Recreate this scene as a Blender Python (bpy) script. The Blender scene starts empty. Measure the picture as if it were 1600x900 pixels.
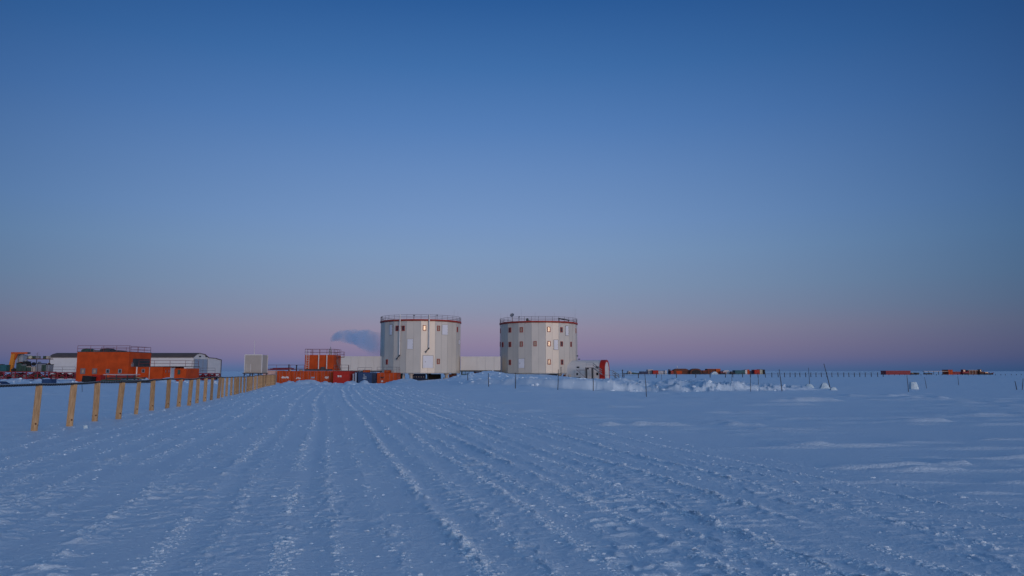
import bpy, math, random
import numpy as np
from mathutils import Vector
R = math.radians
rnd = random.Random(7)
scene = bpy.context.scene

# ------------------------------------------------------------------ camera
EYE = 1.7
FPX = 1100.0
TILT = math.atan(130/FPX)
cd = bpy.data.cameras.new('camera'); cam = bpy.data.objects.new('camera', cd)
scene.collection.objects.link(cam); scene.camera = cam
cam.location = (0, 0, EYE); cam.rotation_euler = (math.pi/2+TILT, 0, 0)
cd.sensor_width = 36; cd.lens = 36*FPX/1600; cd.clip_start = 0.1; cd.clip_end = 60000

# ------------------------------------------------------------------ sky
SUN_AZ, SUN_EL = R(32), R(5)      # the afterglow lies behind the camera, a little to the right
SH = Vector((math.sin(SUN_AZ), -math.cos(SUN_AZ), 0))
SD = Vector((SH.x*math.cos(SUN_EL), SH.y*math.cos(SUN_EL), math.sin(SUN_EL)))
def lin(c): return tuple(((v/255)/12.92 if v/255 <= .04045 else ((v/255+.055)/1.055)**2.4) for v in c)
world = bpy.data.worlds.new('World'); scene.world = world; world.use_nodes = True
wn = world.node_tree.nodes; wl = world.node_tree.links
def wmath(op, a, b=None, c=None):
    n = wn.new('ShaderNodeMath'); n.operation = op
    for i, v in enumerate((a, b, c)):
        if v is None: continue
        if isinstance(v, (int, float)): n.inputs[i].default_value = v
        else: wl.new(v, n.inputs[i])
    return n.outputs[0]
def wdot(vec, k):
    n = wn.new('ShaderNodeVectorMath'); n.operation = 'DOT_PRODUCT'; wl.new(vec, n.inputs[0]); n.inputs[1].default_value = k
    return n.outputs['Value']
def wscale(col, f):
    n = wn.new('ShaderNodeVectorMath'); n.operation = 'SCALE'
    if isinstance(col, tuple): n.inputs[0].default_value = col
    else: wl.new(col, n.inputs[0])
    if isinstance(f, (int, float)): n.inputs['Scale'].default_value = f
    else: wl.new(f, n.inputs['Scale'])
    return n.outputs[0]
def wadd(a, b):
    n = wn.new('ShaderNodeVectorMath'); n.operation = 'ADD'; wl.new(a, n.inputs[0]); wl.new(b, n.inputs[1]); return n.outputs[0]
tc = wn.new('ShaderNodeTexCoord')
nz = wn.new('ShaderNodeVectorMath'); nz.operation = 'NORMALIZE'; wl.new(tc.outputs['Generated'], nz.inputs[0])
D = nz.outputs[0]
el = wmath('DIVIDE', wmath('ARCSINE', wdot(D, (0, 0, 1))), math.pi/2)
ramp = wn.new('ShaderNodeValToRGB'); wl.new(el, ramp.inputs[0])
STOPS = [(0, (82,107,149)), (.25, (90,110,152)), (.6, (106,111,152)), (1.2, (124,117,151)), (2.1, (134,124,153)), (3.4, (139,134,158)),
         (4.8, (132,141,167)), (6.7, (126,146,176)), (9.5, (120,148,185)), (12, (112,144,189)), (16, (98,134,185)), (19.5, (82,123,179)),
         (24, (62,108,166)), (29, (42,89,149)), (45, (38,74,128)), (90, (32,62,112))]
cr = ramp.color_ramp
while len(cr.elements) < len(STOPS): cr.elements.new(.5)
for e, (a, c) in zip(cr.elements, STOPS): e.position = a/90
for e, (a, c) in zip(cr.elements, STOPS): e.color = lin(c)+(1,)
# brighter towards the afterglow behind the camera, darker away from the middle of the dark side
toward = wmath('MAXIMUM', wmath('MULTIPLY_ADD', wdot(D, tuple(SD)), .5, .5), 0)
broad = wscale((.33, .56, .81), wmath('POWER', toward, 4.2))
elp = wmath('MAXIMUM', el, 0)
low = wmath('EXPONENT', wmath('MULTIPLY', elp, -11.0))
glow = wscale((1.5, .80, .42), wmath('MULTIPLY', wmath('POWER', toward, 7.0), low))
horiz = wmath('SQRT', wmath('MAXIMUM', wmath('SUBTRACT', 1.0, wmath('POWER', wmath('ABSOLUTE', wdot(D, (0, 0, 1))), 2.0)), .05))
side = wmath('MAXIMUM', wmath('DIVIDE', wdot(D, (math.sin(R(-5)), math.cos(R(-5)), 0)), horiz), 0.0)
sidef = wmath('SUBTRACT', 1.05, wmath('MULTIPLY', wmath('SUBTRACT', 1.0, side), 2.2))
sf = wmath('MAXIMUM', sidef, .45); cx3 = wn.new('ShaderNodeCombineXYZ')
for i_, p_ in enumerate((1.5, 1.05, .78)): wl.new(wmath('POWER', sf, p_), cx3.inputs[i_])
vm = wn.new('ShaderNodeVectorMath'); vm.operation = 'MULTIPLY'; wl.new(ramp.outputs[0], vm.inputs[0]); wl.new(cx3.outputs[0], vm.inputs[1]); base = vm.outputs[0]
bg = wn['Background']; wl.new(wadd(wadd(base, broad), glow), bg.inputs[0]); bg.inputs[1].default_value = 1.0
# ------------------------------------------------------------------ sun (last light from just over the horizon, softened)
sd = bpy.data.lights.new('sun', 'SUN'); sd.energy = .78; sd.angle = R(16); sd.color = (1, .69, .46)
so = bpy.data.objects.new('sun', sd); scene.collection.objects.link(so)
so.rotation_euler = SD.to_track_quat('Z', 'Y').to_euler()
scene.view_settings.view_transform = 'Standard'; scene.view_settings.look = 'None'
scene.view_settings.exposure = 0; scene.view_settings.gamma = 1; scene.view_settings.use_curve_mapping = False
scene.cycles.volume_bounces = 3; scene.cycles.volume_step_rate = 1; scene.cycles.volume_max_steps = 128

# ------------------------------------------------------------------ helpers
def ray(u, v):
    a = (u-800)/FPX; b = (450-v)/FPX; c, s = math.cos(TILT), math.sin(TILT)
    return Vector((a, c-b*s, s+b*c))
def at(u, v, Y):
    d = ray(u, v); k = Y/d.y
    return d.x*k, EYE+d.z*k
def ux(u, Y, v=585): return at(u, v, Y)[0]
def vz(v, Y): return at(800, v, Y)[1]

def mat(name, col, rough=.6, metal=0, var=.12, scale=3, spec=.4, bump=0, col2=None, dirt=None):
    m = bpy.data.materials.new(name); m.use_nodes = True
    n = m.node_tree.nodes; l = m.node_tree.links; p = n['Principled BSDF']
    p.inputs['Roughness'].default_value = rough; p.inputs['Metallic'].default_value = metal
    p.inputs['Specular IOR Level'].default_value = spec
    t = n.new('ShaderNodeTexCoord'); ns = n.new('ShaderNodeTexNoise'); ns.inputs['Scale'].default_value = scale; ns.inputs['Detail'].default_value = 5
    l.new(t.outputs['Object'], ns.inputs['Vector'])
    r = n.new('ShaderNodeValToRGB'); l.new(ns.outputs['Fac'], r.inputs[0])
    r.color_ramp.elements[0].position = .3; r.color_ramp.elements[1].position = .7
    c2 = col2 or tuple(min(1, c*(1+var)) for c in col)
    r.color_ramp.elements[0].color = tuple(c*(1-var) for c in col)+(1,); r.color_ramp.elements[1].color = tuple(c2)+(1,)
    l.new(r.outputs[0], p.inputs['Base Color'])
    if bump:
        b = n.new('ShaderNodeBump'); b.inputs['Strength'].default_value = bump; l.new(ns.outputs['Fac'], b.inputs['Height']); l.new(b.outputs[0], p.inputs['Normal'])
    return m
M = {
 'panel': mat('tower_panel', (.59,.54,.46), .34, 0, .05, .35, .6),
 'hatchwhite': mat('hatch_white_paint', (.70,.70,.72), .5, 0, .03, 1),
 'seam': mat('panel_seam', (.34,.32,.29), .6),
 'corridor': mat('corridor_panel', (.68,.63,.56), .5, 0, .03, .5),
 'white': mat('white_paint', (.68,.64,.60), .5, 0, .04, 1),
 'greywhite': mat('grey_white_paint', (.50,.51,.54), .5, 0, .05, 1),
 'beige': mat('beige_panel', (.44,.39,.33), .5, 0, .05, 1),
 'pink': mat('faded_pink_tarp', (.62,.40,.34), .8, 0, .08, 2),
 'red': mat('red_paint', (.33,.045,.03), .5, 0, .12, 2, .25),
 'brightred': mat('bright_red_paint', (.42,.024,.014), .5, 0, .12, 2, .25),
 'darkred': mat('dark_red_steel', (.25,.022,.038), .6, 0, .25, 2),
 'orange': mat('orange_red_paint', (.50,.066,.009), .6, 0, .20, .8, .2),
 'orange2': mat('orange_paint_faded', (.52,.10,.02), .6, 0, .12, 1.5, .2),
 'yellow': mat('crane_yellow', (.62,.22,.02), .5, 0, .12, 2),
 'blue': mat('container_blue', (.022,.06,.15), .5, 0, .15, 2),
 'navy': mat('navy_paint', (.015,.03,.09), .5, 0, .2, 2),
 'green': mat('dull_green', (.035,.075,.055), .6, 0, .3, 2),
 'teal': mat('teal_paint', (.02,.11,.13), .6, 0, .15, 2),
 'brown': mat('brown_canvas', (.13,.045,.025), .8, 0, .25, 1),
 'black': mat('black_rubber', (.012,.012,.014), .7, 0, .2, 2),
 'dark': mat('dark_clutter', (.05,.05,.055), .7, 0, .4, 2),
 'steel': mat('galvanised_steel', (.30,.30,.31), .5, .5, .15, 3),
 'rail': mat('railing_steel', (.20,.17,.18), .6, .2, .1, 3),
 'redrail': mat('red_brown_railing', (.20,.045,.05), .6, .1, .1, 3),
 'roof': mat('dark_roof', (.12,.092,.08), .8, 0, .12, .8),
 'door': mat('blue_grey_door', (.30,.36,.44), .6, 0, .08, 1),
 'pole': mat('weathered_pole', (.055,.05,.055), .8, 0, .3, 5),
 'glass': mat('window_glass', (.10,.085,.08), .10, 0, .1, 1, .9),
 'glassdark': mat('window_dark_glass', (.03,.035,.045), .15, 0, .1, 1, .6),
 'glasspale': mat('pale_warm_glass', (.38,.28,.20), .4, 0, .2, 6, .5),  # pale pane colour; on the towers it also carries faint interior light
 'rope': mat('dark_rope', (.06,.055,.06), .9),
 'hose': mat('grey_hose', (.07,.075,.085), .7, 0, .3, 4),
 'paleyellow': mat('pale_yellow_tank', (.45,.46,.36), .5, 0, .1, 2),
 'iceblock': mat('snow_block', (.58,.70,.74), .8, 0, .03, 3, .2, .4),
}
def wood_mat():
    m = mat('plank_wood', (.46,.22,.085), .75, 0, .25, 1.5, .2)
    n = m.node_tree.nodes; l = m.node_tree.links; p = n['Principled BSDF']
    t = n.new('ShaderNodeTexCoord'); mp = n.new('ShaderNodeMapping'); mp.inputs['Scale'].default_value = (40, 40, 2.5); l.new(t.outputs['Object'], mp.inputs[0])
    g = n.new('ShaderNodeTexNoise'); g.inputs['Scale'].default_value = 1; g.inputs['Detail'].default_value = 6; l.new(mp.outputs[0], g.inputs[0])
    r = n.new('ShaderNodeValToRGB'); l.new(g.outputs[0], r.inputs[0])
    r.color_ramp.elements[0].position = .35; r.color_ramp.elements[1].position = .65
    r.color_ramp.elements[0].color = (.30,.175,.085,1); r.color_ramp.elements[1].color = (.52,.34,.18,1)
    v = n.new('ShaderNodeTexVoronoi'); v.inputs['Scale'].default_value = 5.5; l.new(t.outputs['Object'], v.inputs['Vector'])
    k = n.new('ShaderNodeValToRGB'); l.new(v.outputs['Distance'], k.inputs[0]); k.color_ramp.elements[0].position = .12; k.color_ramp.elements[1].position = .22
    k.color_ramp.elements[0].color = (.16,.06,.03,1); k.color_ramp.elements[1].color = (1,1,1,1)
    oi = n.new('ShaderNodeObjectInfo')
    hs = n.new('ShaderNodeHueSaturation'); 
    mm = n.new('ShaderNodeMath'); mm.operation = 'MULTIPLY_ADD'; l.new(oi.outputs['Random'], mm.inputs[0]); mm.inputs[1].default_value = .5; mm.inputs[2].default_value = .78
    mx = n.new('ShaderNodeMix'); mx.data_type = 'RGBA'; mx.blend_type = 'MULTIPLY'; mx.inputs[0].default_value = 1
    l.new(r.outputs[0], mx.inputs[6]); l.new(k.outputs[0], mx.inputs[7]); l.new(mx.outputs[2], hs.inputs['Color']); l.new(mm.outputs[0], hs.inputs['Value'])
    l.new(hs.outputs[0], p.inputs['Base Color'])
    return m
M['wood'] = wood_mat()
def snow_mat():
    m = bpy.data.materials.new('snow'); m.use_nodes = True
    n = m.node_tree.nodes; l = m.node_tree.links; p = n['Principled BSDF']
    p.inputs['Roughness'].default_value = .42; p.inputs['Specular IOR Level'].default_value = .5
    t = n.new('ShaderNodeTexCoord')
    a = n.new('ShaderNodeTexNoise'); a.inputs['Scale'].default_value = .35; a.inputs['Detail'].default_value = 4; l.new(t.outputs['Object'], a.inputs[0])
    r = n.new('ShaderNodeValToRGB'); l.new(a.outputs[0], r.inputs[0])
    r.color_ramp.elements[0].color = (.69,.83,.93,1); r.color_ramp.elements[1].color = (.79,.89,.95,1)
    l.new(r.outputs[0], p.inputs['Base Color'])
    b1 = n.new('ShaderNodeTexNoise'); b1.inputs['Scale'].default_value = 14; b1.inputs['Detail'].default_value = 6; b1.inputs['Roughness'].default_value = .65; l.new(t.outputs['Object'], b1.inputs[0])
    bp = n.new('ShaderNodeBump'); bp.inputs['Strength'].default_value = .7; bp.inputs['Distance'].default_value = .05; l.new(b1.outputs[0], bp.inputs['Height'])
    l.new(bp.outputs[0], p.inputs['Normal'])
    return m
M['snow'] = snow_mat()

def link(o): scene.collection.objects.link(o); return o
class MB:
    def __init__(s): s.v = []; s.f = []; s.m = []
    def add(s, vs, fs, m=0):
        b = len(s.v); s.v += [tuple(x) for x in vs]; s.f += [tuple(i+b for i in f) for f in fs]; s.m += [m]*len(fs)
    def box(s, x0, x1, y0, y1, z0, z1, m=0):
        s.add([(x0,y0,z0),(x1,y0,z0),(x1,y1,z0),(x0,y1,z0),(x0,y0,z1),(x1,y0,z1),(x1,y1,z1),(x0,y1,z1)],
              [(0,3,2,1),(4,5,6,7),(0,1,5,4),(1,2,6,5),(2,3,7,6),(3,0,4,7)], m)
    def obox(s, c, ax, ay, az, hx, hy, hz, m=0):
        c = Vector(c); ax, ay, az = Vector(ax)*hx, Vector(ay)*hy, Vector(az)*hz
        P = [c+a*ax+b*ay+d*az for d in (-1,1) for a, b in ((-1,-1),(1,-1),(1,1),(-1,1))]
        s.add(P, [(0,3,2,1),(4,5,6,7),(0,1,5,4),(1,2,6,5),(2,3,7,6),(3,0,4,7)], m)
    def tube(s, p, q, r, n=8, r2=None, m=0):
        p, q = Vector(p), Vector(q); d = (q-p).normalized(); a = d.orthogonal().normalized(); b = d.cross(a); r2 = r if r2 is None else r2
        vs = [p+(a*math.cos(2*math.pi*i/n)+b*math.sin(2*math.pi*i/n))*r for i in range(n)]+[q+(a*math.cos(2*math.pi*i/n)+b*math.sin(2*math.pi*i/n))*r2 for i in range(n)]
        s.add(vs, [(i,(i+1)%n,n+(i+1)%n,n+i) for i in range(n)]+[tuple(range(n))[::-1], tuple(range(n,2*n))], m)
    def prismx(s, prof, x0, x1, m=0):           # prof: (y,z) loop extruded along x
        n = len(prof); vs = [(x0,y,z) for y, z in prof]+[(x1,y,z) for y, z in prof]
        s.add(vs, [(i,(i+1)%n,n+(i+1)%n,n+i) for i in range(n)]+[tuple(range(n))[::-1], tuple(range(n,2*n))], m)
    def prismy(s, prof, y0, y1, m=0):
        n = len(prof); vs = [(x,y0,z) for x, z in prof]+[(x,y1,z) for x, z in prof]
        s.add(vs, [(i,(i+1)%n,n+(i+1)%n,n+i) for i in range(n)]+[tuple(range(n))[::-1], tuple(range(n,2*n))], m)
    def prismz(s, prof, z0, z1, m=0):
        n = len(prof); vs = [(x,y,z0) for x, y in prof]+[(x,y,z1) for x, y in prof]
        s.add(vs, [(i,(i+1)%n,n+(i+1)%n,n+i) for i in range(n)]+[tuple(range(n))[::-1], tuple(range(n,2*n))], m)
    def build(s, name, mats, parent=None, loc=None, smooth=False):
        """mesh object; vertices were given in world coordinates"""
        off = Vector((0,0,0))
        if parent is not None:
            p = parent
            while p is not None: off += Vector(p.location); p = p.parent
        me = bpy.data.meshes.new(name)
        if parent is None:
            if loc is None:
                a = np.array(s.v); loc = ((a[:,0].min()+a[:,0].max())/2, (a[:,1].min()+a[:,1].max())/2, a[:,2].min())
            off = Vector(loc)
        me.from_pydata([(x-off.x, y-off.y, z-off.z) for x, y, z in s.v], [], s.f)
        mats = mats if isinstance(mats, (list, tuple)) else [mats]
        for m in mats: me.materials.append(M[m] if isinstance(m, str) else m)
        me.polygons.foreach_set('material_index', s.m)
        if smooth: me.polygons.foreach_set('use_smooth', [True]*len(s.f))
        me.validate(); me.update()
        o = link(bpy.data.objects.new(name, me))
        if parent is None: o.location = off
        else: o.parent = parent
        return o
def tag(o, label, cat, group=None, kind=None):
    if label: o['label'] = label
    if cat: o['category'] = cat
    if group: o['group'] = group
    if kind: o['kind'] = kind
    return o
def thing(name, label, cat, loc, group=None):
    o = link(bpy.data.objects.new(name, None)); o.location = loc; o.empty_display_size = .3
    return tag(o, label, cat, group)
def copy_tree(o, parent=None):
    c = o.copy(); link(c); c.parent = parent
    for ch in list(o.children): copy_tree(ch, c)
    return c
def box_part(name, m, parent, *b):
    k = MB(); k.box(*b); return k.build(name, m, parent)
def rail_run(k, pts, h=1.05, step=1.5, r=.03, rails=(1.0, .5)):
    for a, b in zip(pts[:-1], pts[1:]):
        a, b = Vector(a), Vector(b); n = max(1, round((b-a).length/step))
        for i in range(n+1):
            p = a.lerp(b, i/n); k.tube(p, p+Vector((0,0,h)), r, 5)
        for f in rails: k.tube(a+Vector((0,0,h*f)), b+Vector((0,0,h*f)), r, 5)

# ------------------------------------------------------------------ terrain
def hsh(ix, iy, s):
    h = (ix.astype(np.int64)*374761393+iy.astype(np.int64)*668265263+s*1442695041) & 0xffffffff
    h = ((h ^ (h >> 13))*1274126177) & 0xffffffff
    return ((h ^ (h >> 16)) & 0xffff)/65535.0
def vn(x, y, s=0):
    ix = np.floor(x); iy = np.floor(y); fx = x-ix; fy = y-iy; fx = fx*fx*(3-2*fx); fy = fy*fy*(3-2*fy)
    a = hsh(ix,iy,s); b = hsh(ix+1,iy,s); c = hsh(ix,iy+1,s); d = hsh(ix+1,iy+1,s)
    return a+(b-a)*fx+(c-a)*fy+(a-b-c+d)*fx*fy
def fbm(x, y, s=0, o=4, g=.5):
    t = 0; a = 1; w = 0
    for i in range(o): t = t+a*vn(x*2**i+17*i, y*2**i-31*i, s+i); w += a; a *= g
    return t/w
def ss(a, b, x): t = np.clip((x-a)/(b-a), 0, 1); return t*t*(3-2*t)
BX = [-40,-22,-14,-5,1.5,4.4,8.4,14,20.5,28]; BY = [112,100,84,70,64,61.5,59.5,58,60,64]
AX = [-30,-19,-15,-10,-6,-1.5,2,7,11,20,25,31]; AH = [0,0,.05,.32,.68,.98,1.05,.95,.50,.46,.30,0]
def macro(x, y):
    x = np.asarray(x, float); y = np.asarray(y, float)
    d = y-np.interp(x, BX, BY)-2.0*(fbm(x/5, y/30, 40)-.5)
    A = np.interp(x, AX, AH)
    keep = np.where(x > 9, 1-ss(14, 32, d)*ss(9, 14, x), 1)
    w = np.interp(x, [-22,-9,-4,3,9], [24,9,2.2,1.3,1.1])
    pre = .44*np.interp(x, [-14,-5,1.5,4.4,8], [.6,1,.85,.35,.03]); h = A*(pre*ss(-18, 1, d)+(1-pre)*ss(0, 1, d/w))*keep*(1-.65*ss(172, 185, y)*1.0-.35*ss(200, 230, y))
    m = ss(-50, -44, x)*(1-ss(-20, -14, x))
    h = h-.38*m*ss(84, 112, y)*(1-ss(210, 300, y))
    # pushed-up heap in front of the gap between the towers
    h = h+.75*np.exp(-((x+3.6)/3.2)**2-((y-95)/6)**2)+.4*np.exp(-((x+6.6)/1.6)**2-((y-88)/4)**2)
    return h
def road_st(x, y):
    s = (x+.265*y)*.9666; t = (y-.265*x)*.9666
    return s, t
RUTS = [-8.3,-7.4,-6.6,-5.9,-5.2,-4.4,-3.7,-3.1,-2.3,-1.4,-.95,-.3,.2,.75,1.4,1.9,2.5,2.9,3.4,3.8,4.25,4.7,5.2,5.8,6.3,7.0,7.7,8.4]; RH = [.6,.5,.8,.6,.8,.6,.6,.9,.6,1.1,.5,1.4,.6,.5,1.6,.6,1.0,.7,1.4,.6,1.6,.7,1.4,.6,1.1,.7,.9,.6]
BELTS = [(-6.9,1.0,.7),(-4.9,.9,.8),(-3.7,.8,1),(-2.0,.9,1),(-.8,.8,.5),(.6,1.3,.8),(2.0,.8,.6),(2.9,.7,1.3),(3.7,.8,1.2),(4.9,1.0,.7),(6.4,1,.5)]
def micro(x, y):
    s, t = road_st(x, y)
    s = s+.35*(vn(t/14, s*0+3, 9)-.5)+.9*ss(45, 95, y)*-1
    road = ss(-9.5, -7.5, s)*(1-ss(6.5, 9.5, s))*(1-ss(90, 112, y))
    h = .10*(fbm(x/11, y/6, 1)-.5)+.030*(fbm(x/2.6, y/1.3, 2)-.5)*(1-.6*road)
    # wind-carved streaks off the track
    n = fbm(x/4.5+.2*y, y/.75, 3, 3); n2 = fbm(x/30, y/14, 5, 2)
    h = h+.075*ss(.60, .80, n)*ss(.35, .6, n2)*(1-road)*ss(3, 12, y)
    n3 = fbm(x/1.6, y/.35, 6, 3)
    h = h+(.012+.018*ss(10, 24, y))*ss(.58, .78, n3)*(1-.8*road)*ss(.4, .6, fbm(x/6, y/5, 8, 2))
    g = 0
    for i, (c, a) in enumerate(zip(RUTS, RH)):
        cc = c+.10*(vn(t/12, t*0+i*7.3, 11)-.5)
        br = ss(.12, .5, vn(t/3.2, t*0+i*3.1, 12))*(.4+.6*ss(.3, .7, vn(t/.33, s/.12, 13+i)))
        chip = ss(.50, .62, vn(t/.13, s/.085, 130+i))*(.4+.9*vn(t/.07, s/.05, 160+i))
        g = g+a*.012*np.exp(-((s-cc)/.10)**2)*br+a*.024*np.exp(-((s-cc)/.075)**2)*br*chip+.014*np.exp(-((s-cc-.06)/.26)**2)*chip*ss(.4, .7, vn(t/1.1, t*0+i, 190))-.012*a*np.exp(-((s-cc-.24)/.15)**2)
    for i, (c, w, a) in enumerate(BELTS):
        win = ss(-w*.5-.08, -w*.5+.08, s-c)*(1-ss(w*.5-.08, w*.5+.08, s-c))
        pat = ss(.38, .66, fbm(s/.9+i*5, t/2.2, 30+i, 2))
        ph = (t+.10*s+.05*np.sin(s*5+i))/.235
        saw = ph-np.floor(ph); saw = np.where(saw < .22, saw/.22, 1-(saw-.22)/.78)
        brk = ss(.40, .55, vn(s/.16+i, np.floor(ph)*5.3, 50+i))
        g = g+a*.028*win*pat*saw*brk*(.6+.6*vn(s/.06, t/.06, 55+i))
    h = h+g*road+(.3+.35*road)*(1-.6*ss(-1, 6, s))*.017*ss(.55, .63, vn(x/.20, y/.11, 60))*(.4+vn(x/.09, y/.06, 64))*ss(.38, .55, fbm(x/1.6, y/1.2, 61, 3))
    # softly scoured patches in the open field
    h = h+.05*ss(.5, .72, fbm(x/2.2, y/.9, 62, 3))*ss(.38, .6, fbm(x/13, y/9, 63, 2))*(1-.7*road)*ss(6, 16, y)
    # broken snow in the pushed-up banks
    def blocks(px, py, sd):
        bi, bj = np.floor(px), np.floor(py); best = np.full(px.shape, 9.); val = np.zeros(px.shape)
        for di in (-1,0,1):
            for dj in (-1,0,1):
                ci, cj = bi+di, bj+dj; jx = ci+hsh(ci,cj,sd); jy = cj+hsh(ci,cj,sd+1); dd = (px-jx)**2+(py-jy)**2
                hh = hsh(ci,cj,sd+2)+(px-jx)*(hsh(ci,cj,sd+3)-.5)*1.3+(py-jy)*(hsh(ci,cj,sd+4)-.2)*.8
                m_ = dd < best; best = np.where(m_, dd, best); val = np.where(m_, hh, val)
        return val
    d = y-np.interp(x, BX, BY)
    rub = np.interp(x, [6.5,9.5,21,30], [0,1,1,0])*ss(-.8, 1.0, d)*(1-ss(12, 20, d))
    rub2 = np.exp(-((x+3.6)/3.6)**2-((y-94)/5)**2)+np.exp(-((x+6.4)/1.8)**2-((y-87)/4)**2)
    rid = 1-np.abs(2*fbm(x/1.5, y/1.9, 70, 4)-1)
    h = h+.35*rub*(rid-.74)+.15*rub*(fbm(x/.7, y/.9, 71, 3)-.5)+.5*rub*(fbm(x/2.4, y/3, 74, 2)-.5)+rub*(.42*(blocks(x/1.7+.3*y, y/1.9, 200)-.5)+.16*(blocks(x/.6, y/.9, 210)-.5))+.45*np.minimum(rub2, 1)*(rid-.75)
    edge = np.exp(-((d-1.0)/1.6)**2)*np.interp(x, [-12,-6,9], [0,1,1])*np.interp(x, [20,26], [1,0])
    h = h+.28*edge*(fbm(x/1.3, y/1.5, 72, 4)-.45)
    # drift lips round the buildings on the left
    lip = ss(-82, -76, x)*(1-ss(-16, -12, x))*np.exp(-((y-109-3*(fbm(x/9, x*0, 75)-.5))/3.2)**2)
    h = h+lip*(.75*ss(.42, .8, fbm(x/1.9, y/1.9, 73, 3)))
    return h
# long drifts (x0, x1, y, height) standing out on the right
DR = [(1.2,5.9,22.2,.075),(6.2,8.1,22.6,.06),(5.6,7.4,16.4,.03),(8.4,11,17.2,.03),(7.5,12.8,15.9,.024),(7.6,8.5,13.2,.06),(6.0,7.9,12.3,.05),(8.0,9.2,10.6,.06),(3.5,6.5,34,.05),(13,19,40,.09),
      (20,28,47,.10),(22,27,43,.08),(27,33,38,.09),(10,16,36,.06),(1.0,4,27,.05),(6,11,29,.05),(12,15,24,.05),(15,21,27,.06),(-3,2,30,.05),(9.5,12,14.2,.05)]
def drifts(x, y):
    h = 0
    for i, (a, b, c, hh) in enumerate(DR):
        w = .05+.006*c
        yy = y-c-.12*(vn(x/1.3, x*0+i, 90)-.5)*c*.1-.03*(x-a)
        env = ss(a, a+(b-a)*.45, x)*(1-ss(b-(b-a)*.2, b, x))
        prof = np.where(yy < 0, np.exp(-(yy/w)**2), np.exp(-(yy/(w*5))**2))
        h = h+1.6*hh*env*prof*(.6+.8*vn(x/.5, x*0+i, 91))
    return h
# free-standing mounds (x, y, rx, ry, h)
MOUNDS = [(*((ux(1425,67)), 67), .62, .8, .0)]
def ground(x, y): return macro(x, y)+micro(x, y)+drifts(x, y)
def gz(x, y): return float(ground(np.array([x], float), np.array([y], float))[0])

def build_terrain():
    ys = [-400,-200,-100,-50,-25,-12,-6,-3,-1]
    y = 0.0
    while y < 90:
        ys.append(y)
        if y < 4.6: y += .06
        else: y += min(max(.022, y*y/1870*.55), .26)
    while y < 240: ys.append(y); y *= 1.008
    while y < 40000: ys.append(y); y *= 1.25
    ys = np.array(ys)
    uc = np.linspace(-1.0, 1.0, 1500)
    out = [1.1,1.3,1.7,2.4,4,8,16,40]
    us = np.concatenate([-np.array(out)[::-1], uc, out])
    W = np.where(ys > 0, ys+3.5, 3.5-ys*3)
    X = us[None,:]*W[:,None]*.95; Y = np.repeat(ys[:,None], len(us), 1)
    fade = 1-ss(260, 500, np.hypot(X, Y))
    Z = np.zeros_like(X)
    for i in range(0, len(ys), 50):
        sl = slice(i, i+50); Z[sl] = ground(X[sl], Y[sl])*fade[sl]
    Z -= .0
    nr, nc = X.shape
    me = bpy.data.meshes.new('snow_ground')
    me.vertices.add(nr*nc); me.vertices.foreach_set('co', np.stack([X,Y,Z], -1).astype(np.float32).ravel())
    idx = np.arange(nr*nc).reshape(nr, nc)
    q = np.stack([idx[:-1,:-1], idx[:-1,1:], idx[1:,1:], idx[1:,:-1]], -1).reshape(-1, 4)
    me.loops.add(q.size); me.loops.foreach_set('vertex_index', q.ravel().astype(np.int32))
    me.polygons.add(len(q)); me.polygons.foreach_set('loop_start', np.arange(0, q.size, 4, dtype=np.int32))
    me.polygons.foreach_set('use_smooth', np.ones(len(q), bool))
    me.update(calc_edges=True); me.materials.append(M['snow'])
    o = link(bpy.data.objects.new('snow_ground', me))
    tag(o, 'wide flat snow field crossed by vehicle tracks', None, None, 'structure')
build_terrain()

# ---- loose snow: crumbs along the tracks and broken lumps on the banks
ICO = None
def ico():
    t = (1+5**.5)/2
    v = np.array([(-1,t,0),(1,t,0),(-1,-t,0),(1,-t,0),(0,-1,t),(0,1,t),(0,-1,-t),(0,1,-t),(t,0,-1),(t,0,1),(-t,0,-1),(-t,0,1)])/math.sqrt(1+t*t)
    f = np.array([(0,11,5),(0,5,1),(0,1,7),(0,7,10),(0,10,11),(1,5,9),(5,11,4),(11,10,2),(10,7,6),(7,1,8),(3,9,4),(3,4,2),(3,2,6),(3,6,8),(3,8,9),(4,9,5),(2,4,11),(6,2,10),(8,6,7),(9,8,1)])
    return v, f
def lumps(name, label, P, S, flat=.7, seed=1, matn='snow'):
    v, f = ico(); rs = np.random.RandomState(seed); n = len(P)
    V = v[None]*(.65+.6*rs.rand(n, 12, 1)); a = rs.rand(n)*6.28; ca, sa = np.cos(a)[:,None], np.sin(a)[:,None]
    V = np.stack([V[...,0]*ca-V[...,1]*sa, V[...,0]*sa+V[...,1]*ca, V[...,2]], -1)
    asp = np.stack([.8+.8*rs.rand(n), .6+.6*rs.rand(n), flat*(.6+.7*rs.rand(n))], -1)
    V = V*asp[:,None]*np.array(S)[:,None,None]+np.array(P)[:,None]
    F = (f[None]+12*np.arange(n)[:,None,None]).reshape(-1, 3)
    me = bpy.data.meshes.new(name); me.from_pydata(V.reshape(-1,3).tolist(), [], F.tolist()); me.materials.append(M[matn])
    o = link(bpy.data.objects.new(name, me)); tag(o, label, None, None, 'stuff'); return o
rs = np.random.RandomState(3)
n = 60000
yy = 1/(1/4.6-rs.rand(n)**1.0*(1/4.6-1/80)); ri = rs.choice(len(RUTS), n, p=np.array(RH)/sum(RH))
tt = yy; s0 = np.array(RUTS)[ri]+rs.normal(0, .06, n)
loose = rs.rand(n) < .12; s0 = np.where(loose, rs.uniform(-8, 8, n), s0)
xx = s0/.9666-.265*yy+.35*0
_s, _t = road_st(xx, yy)
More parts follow.
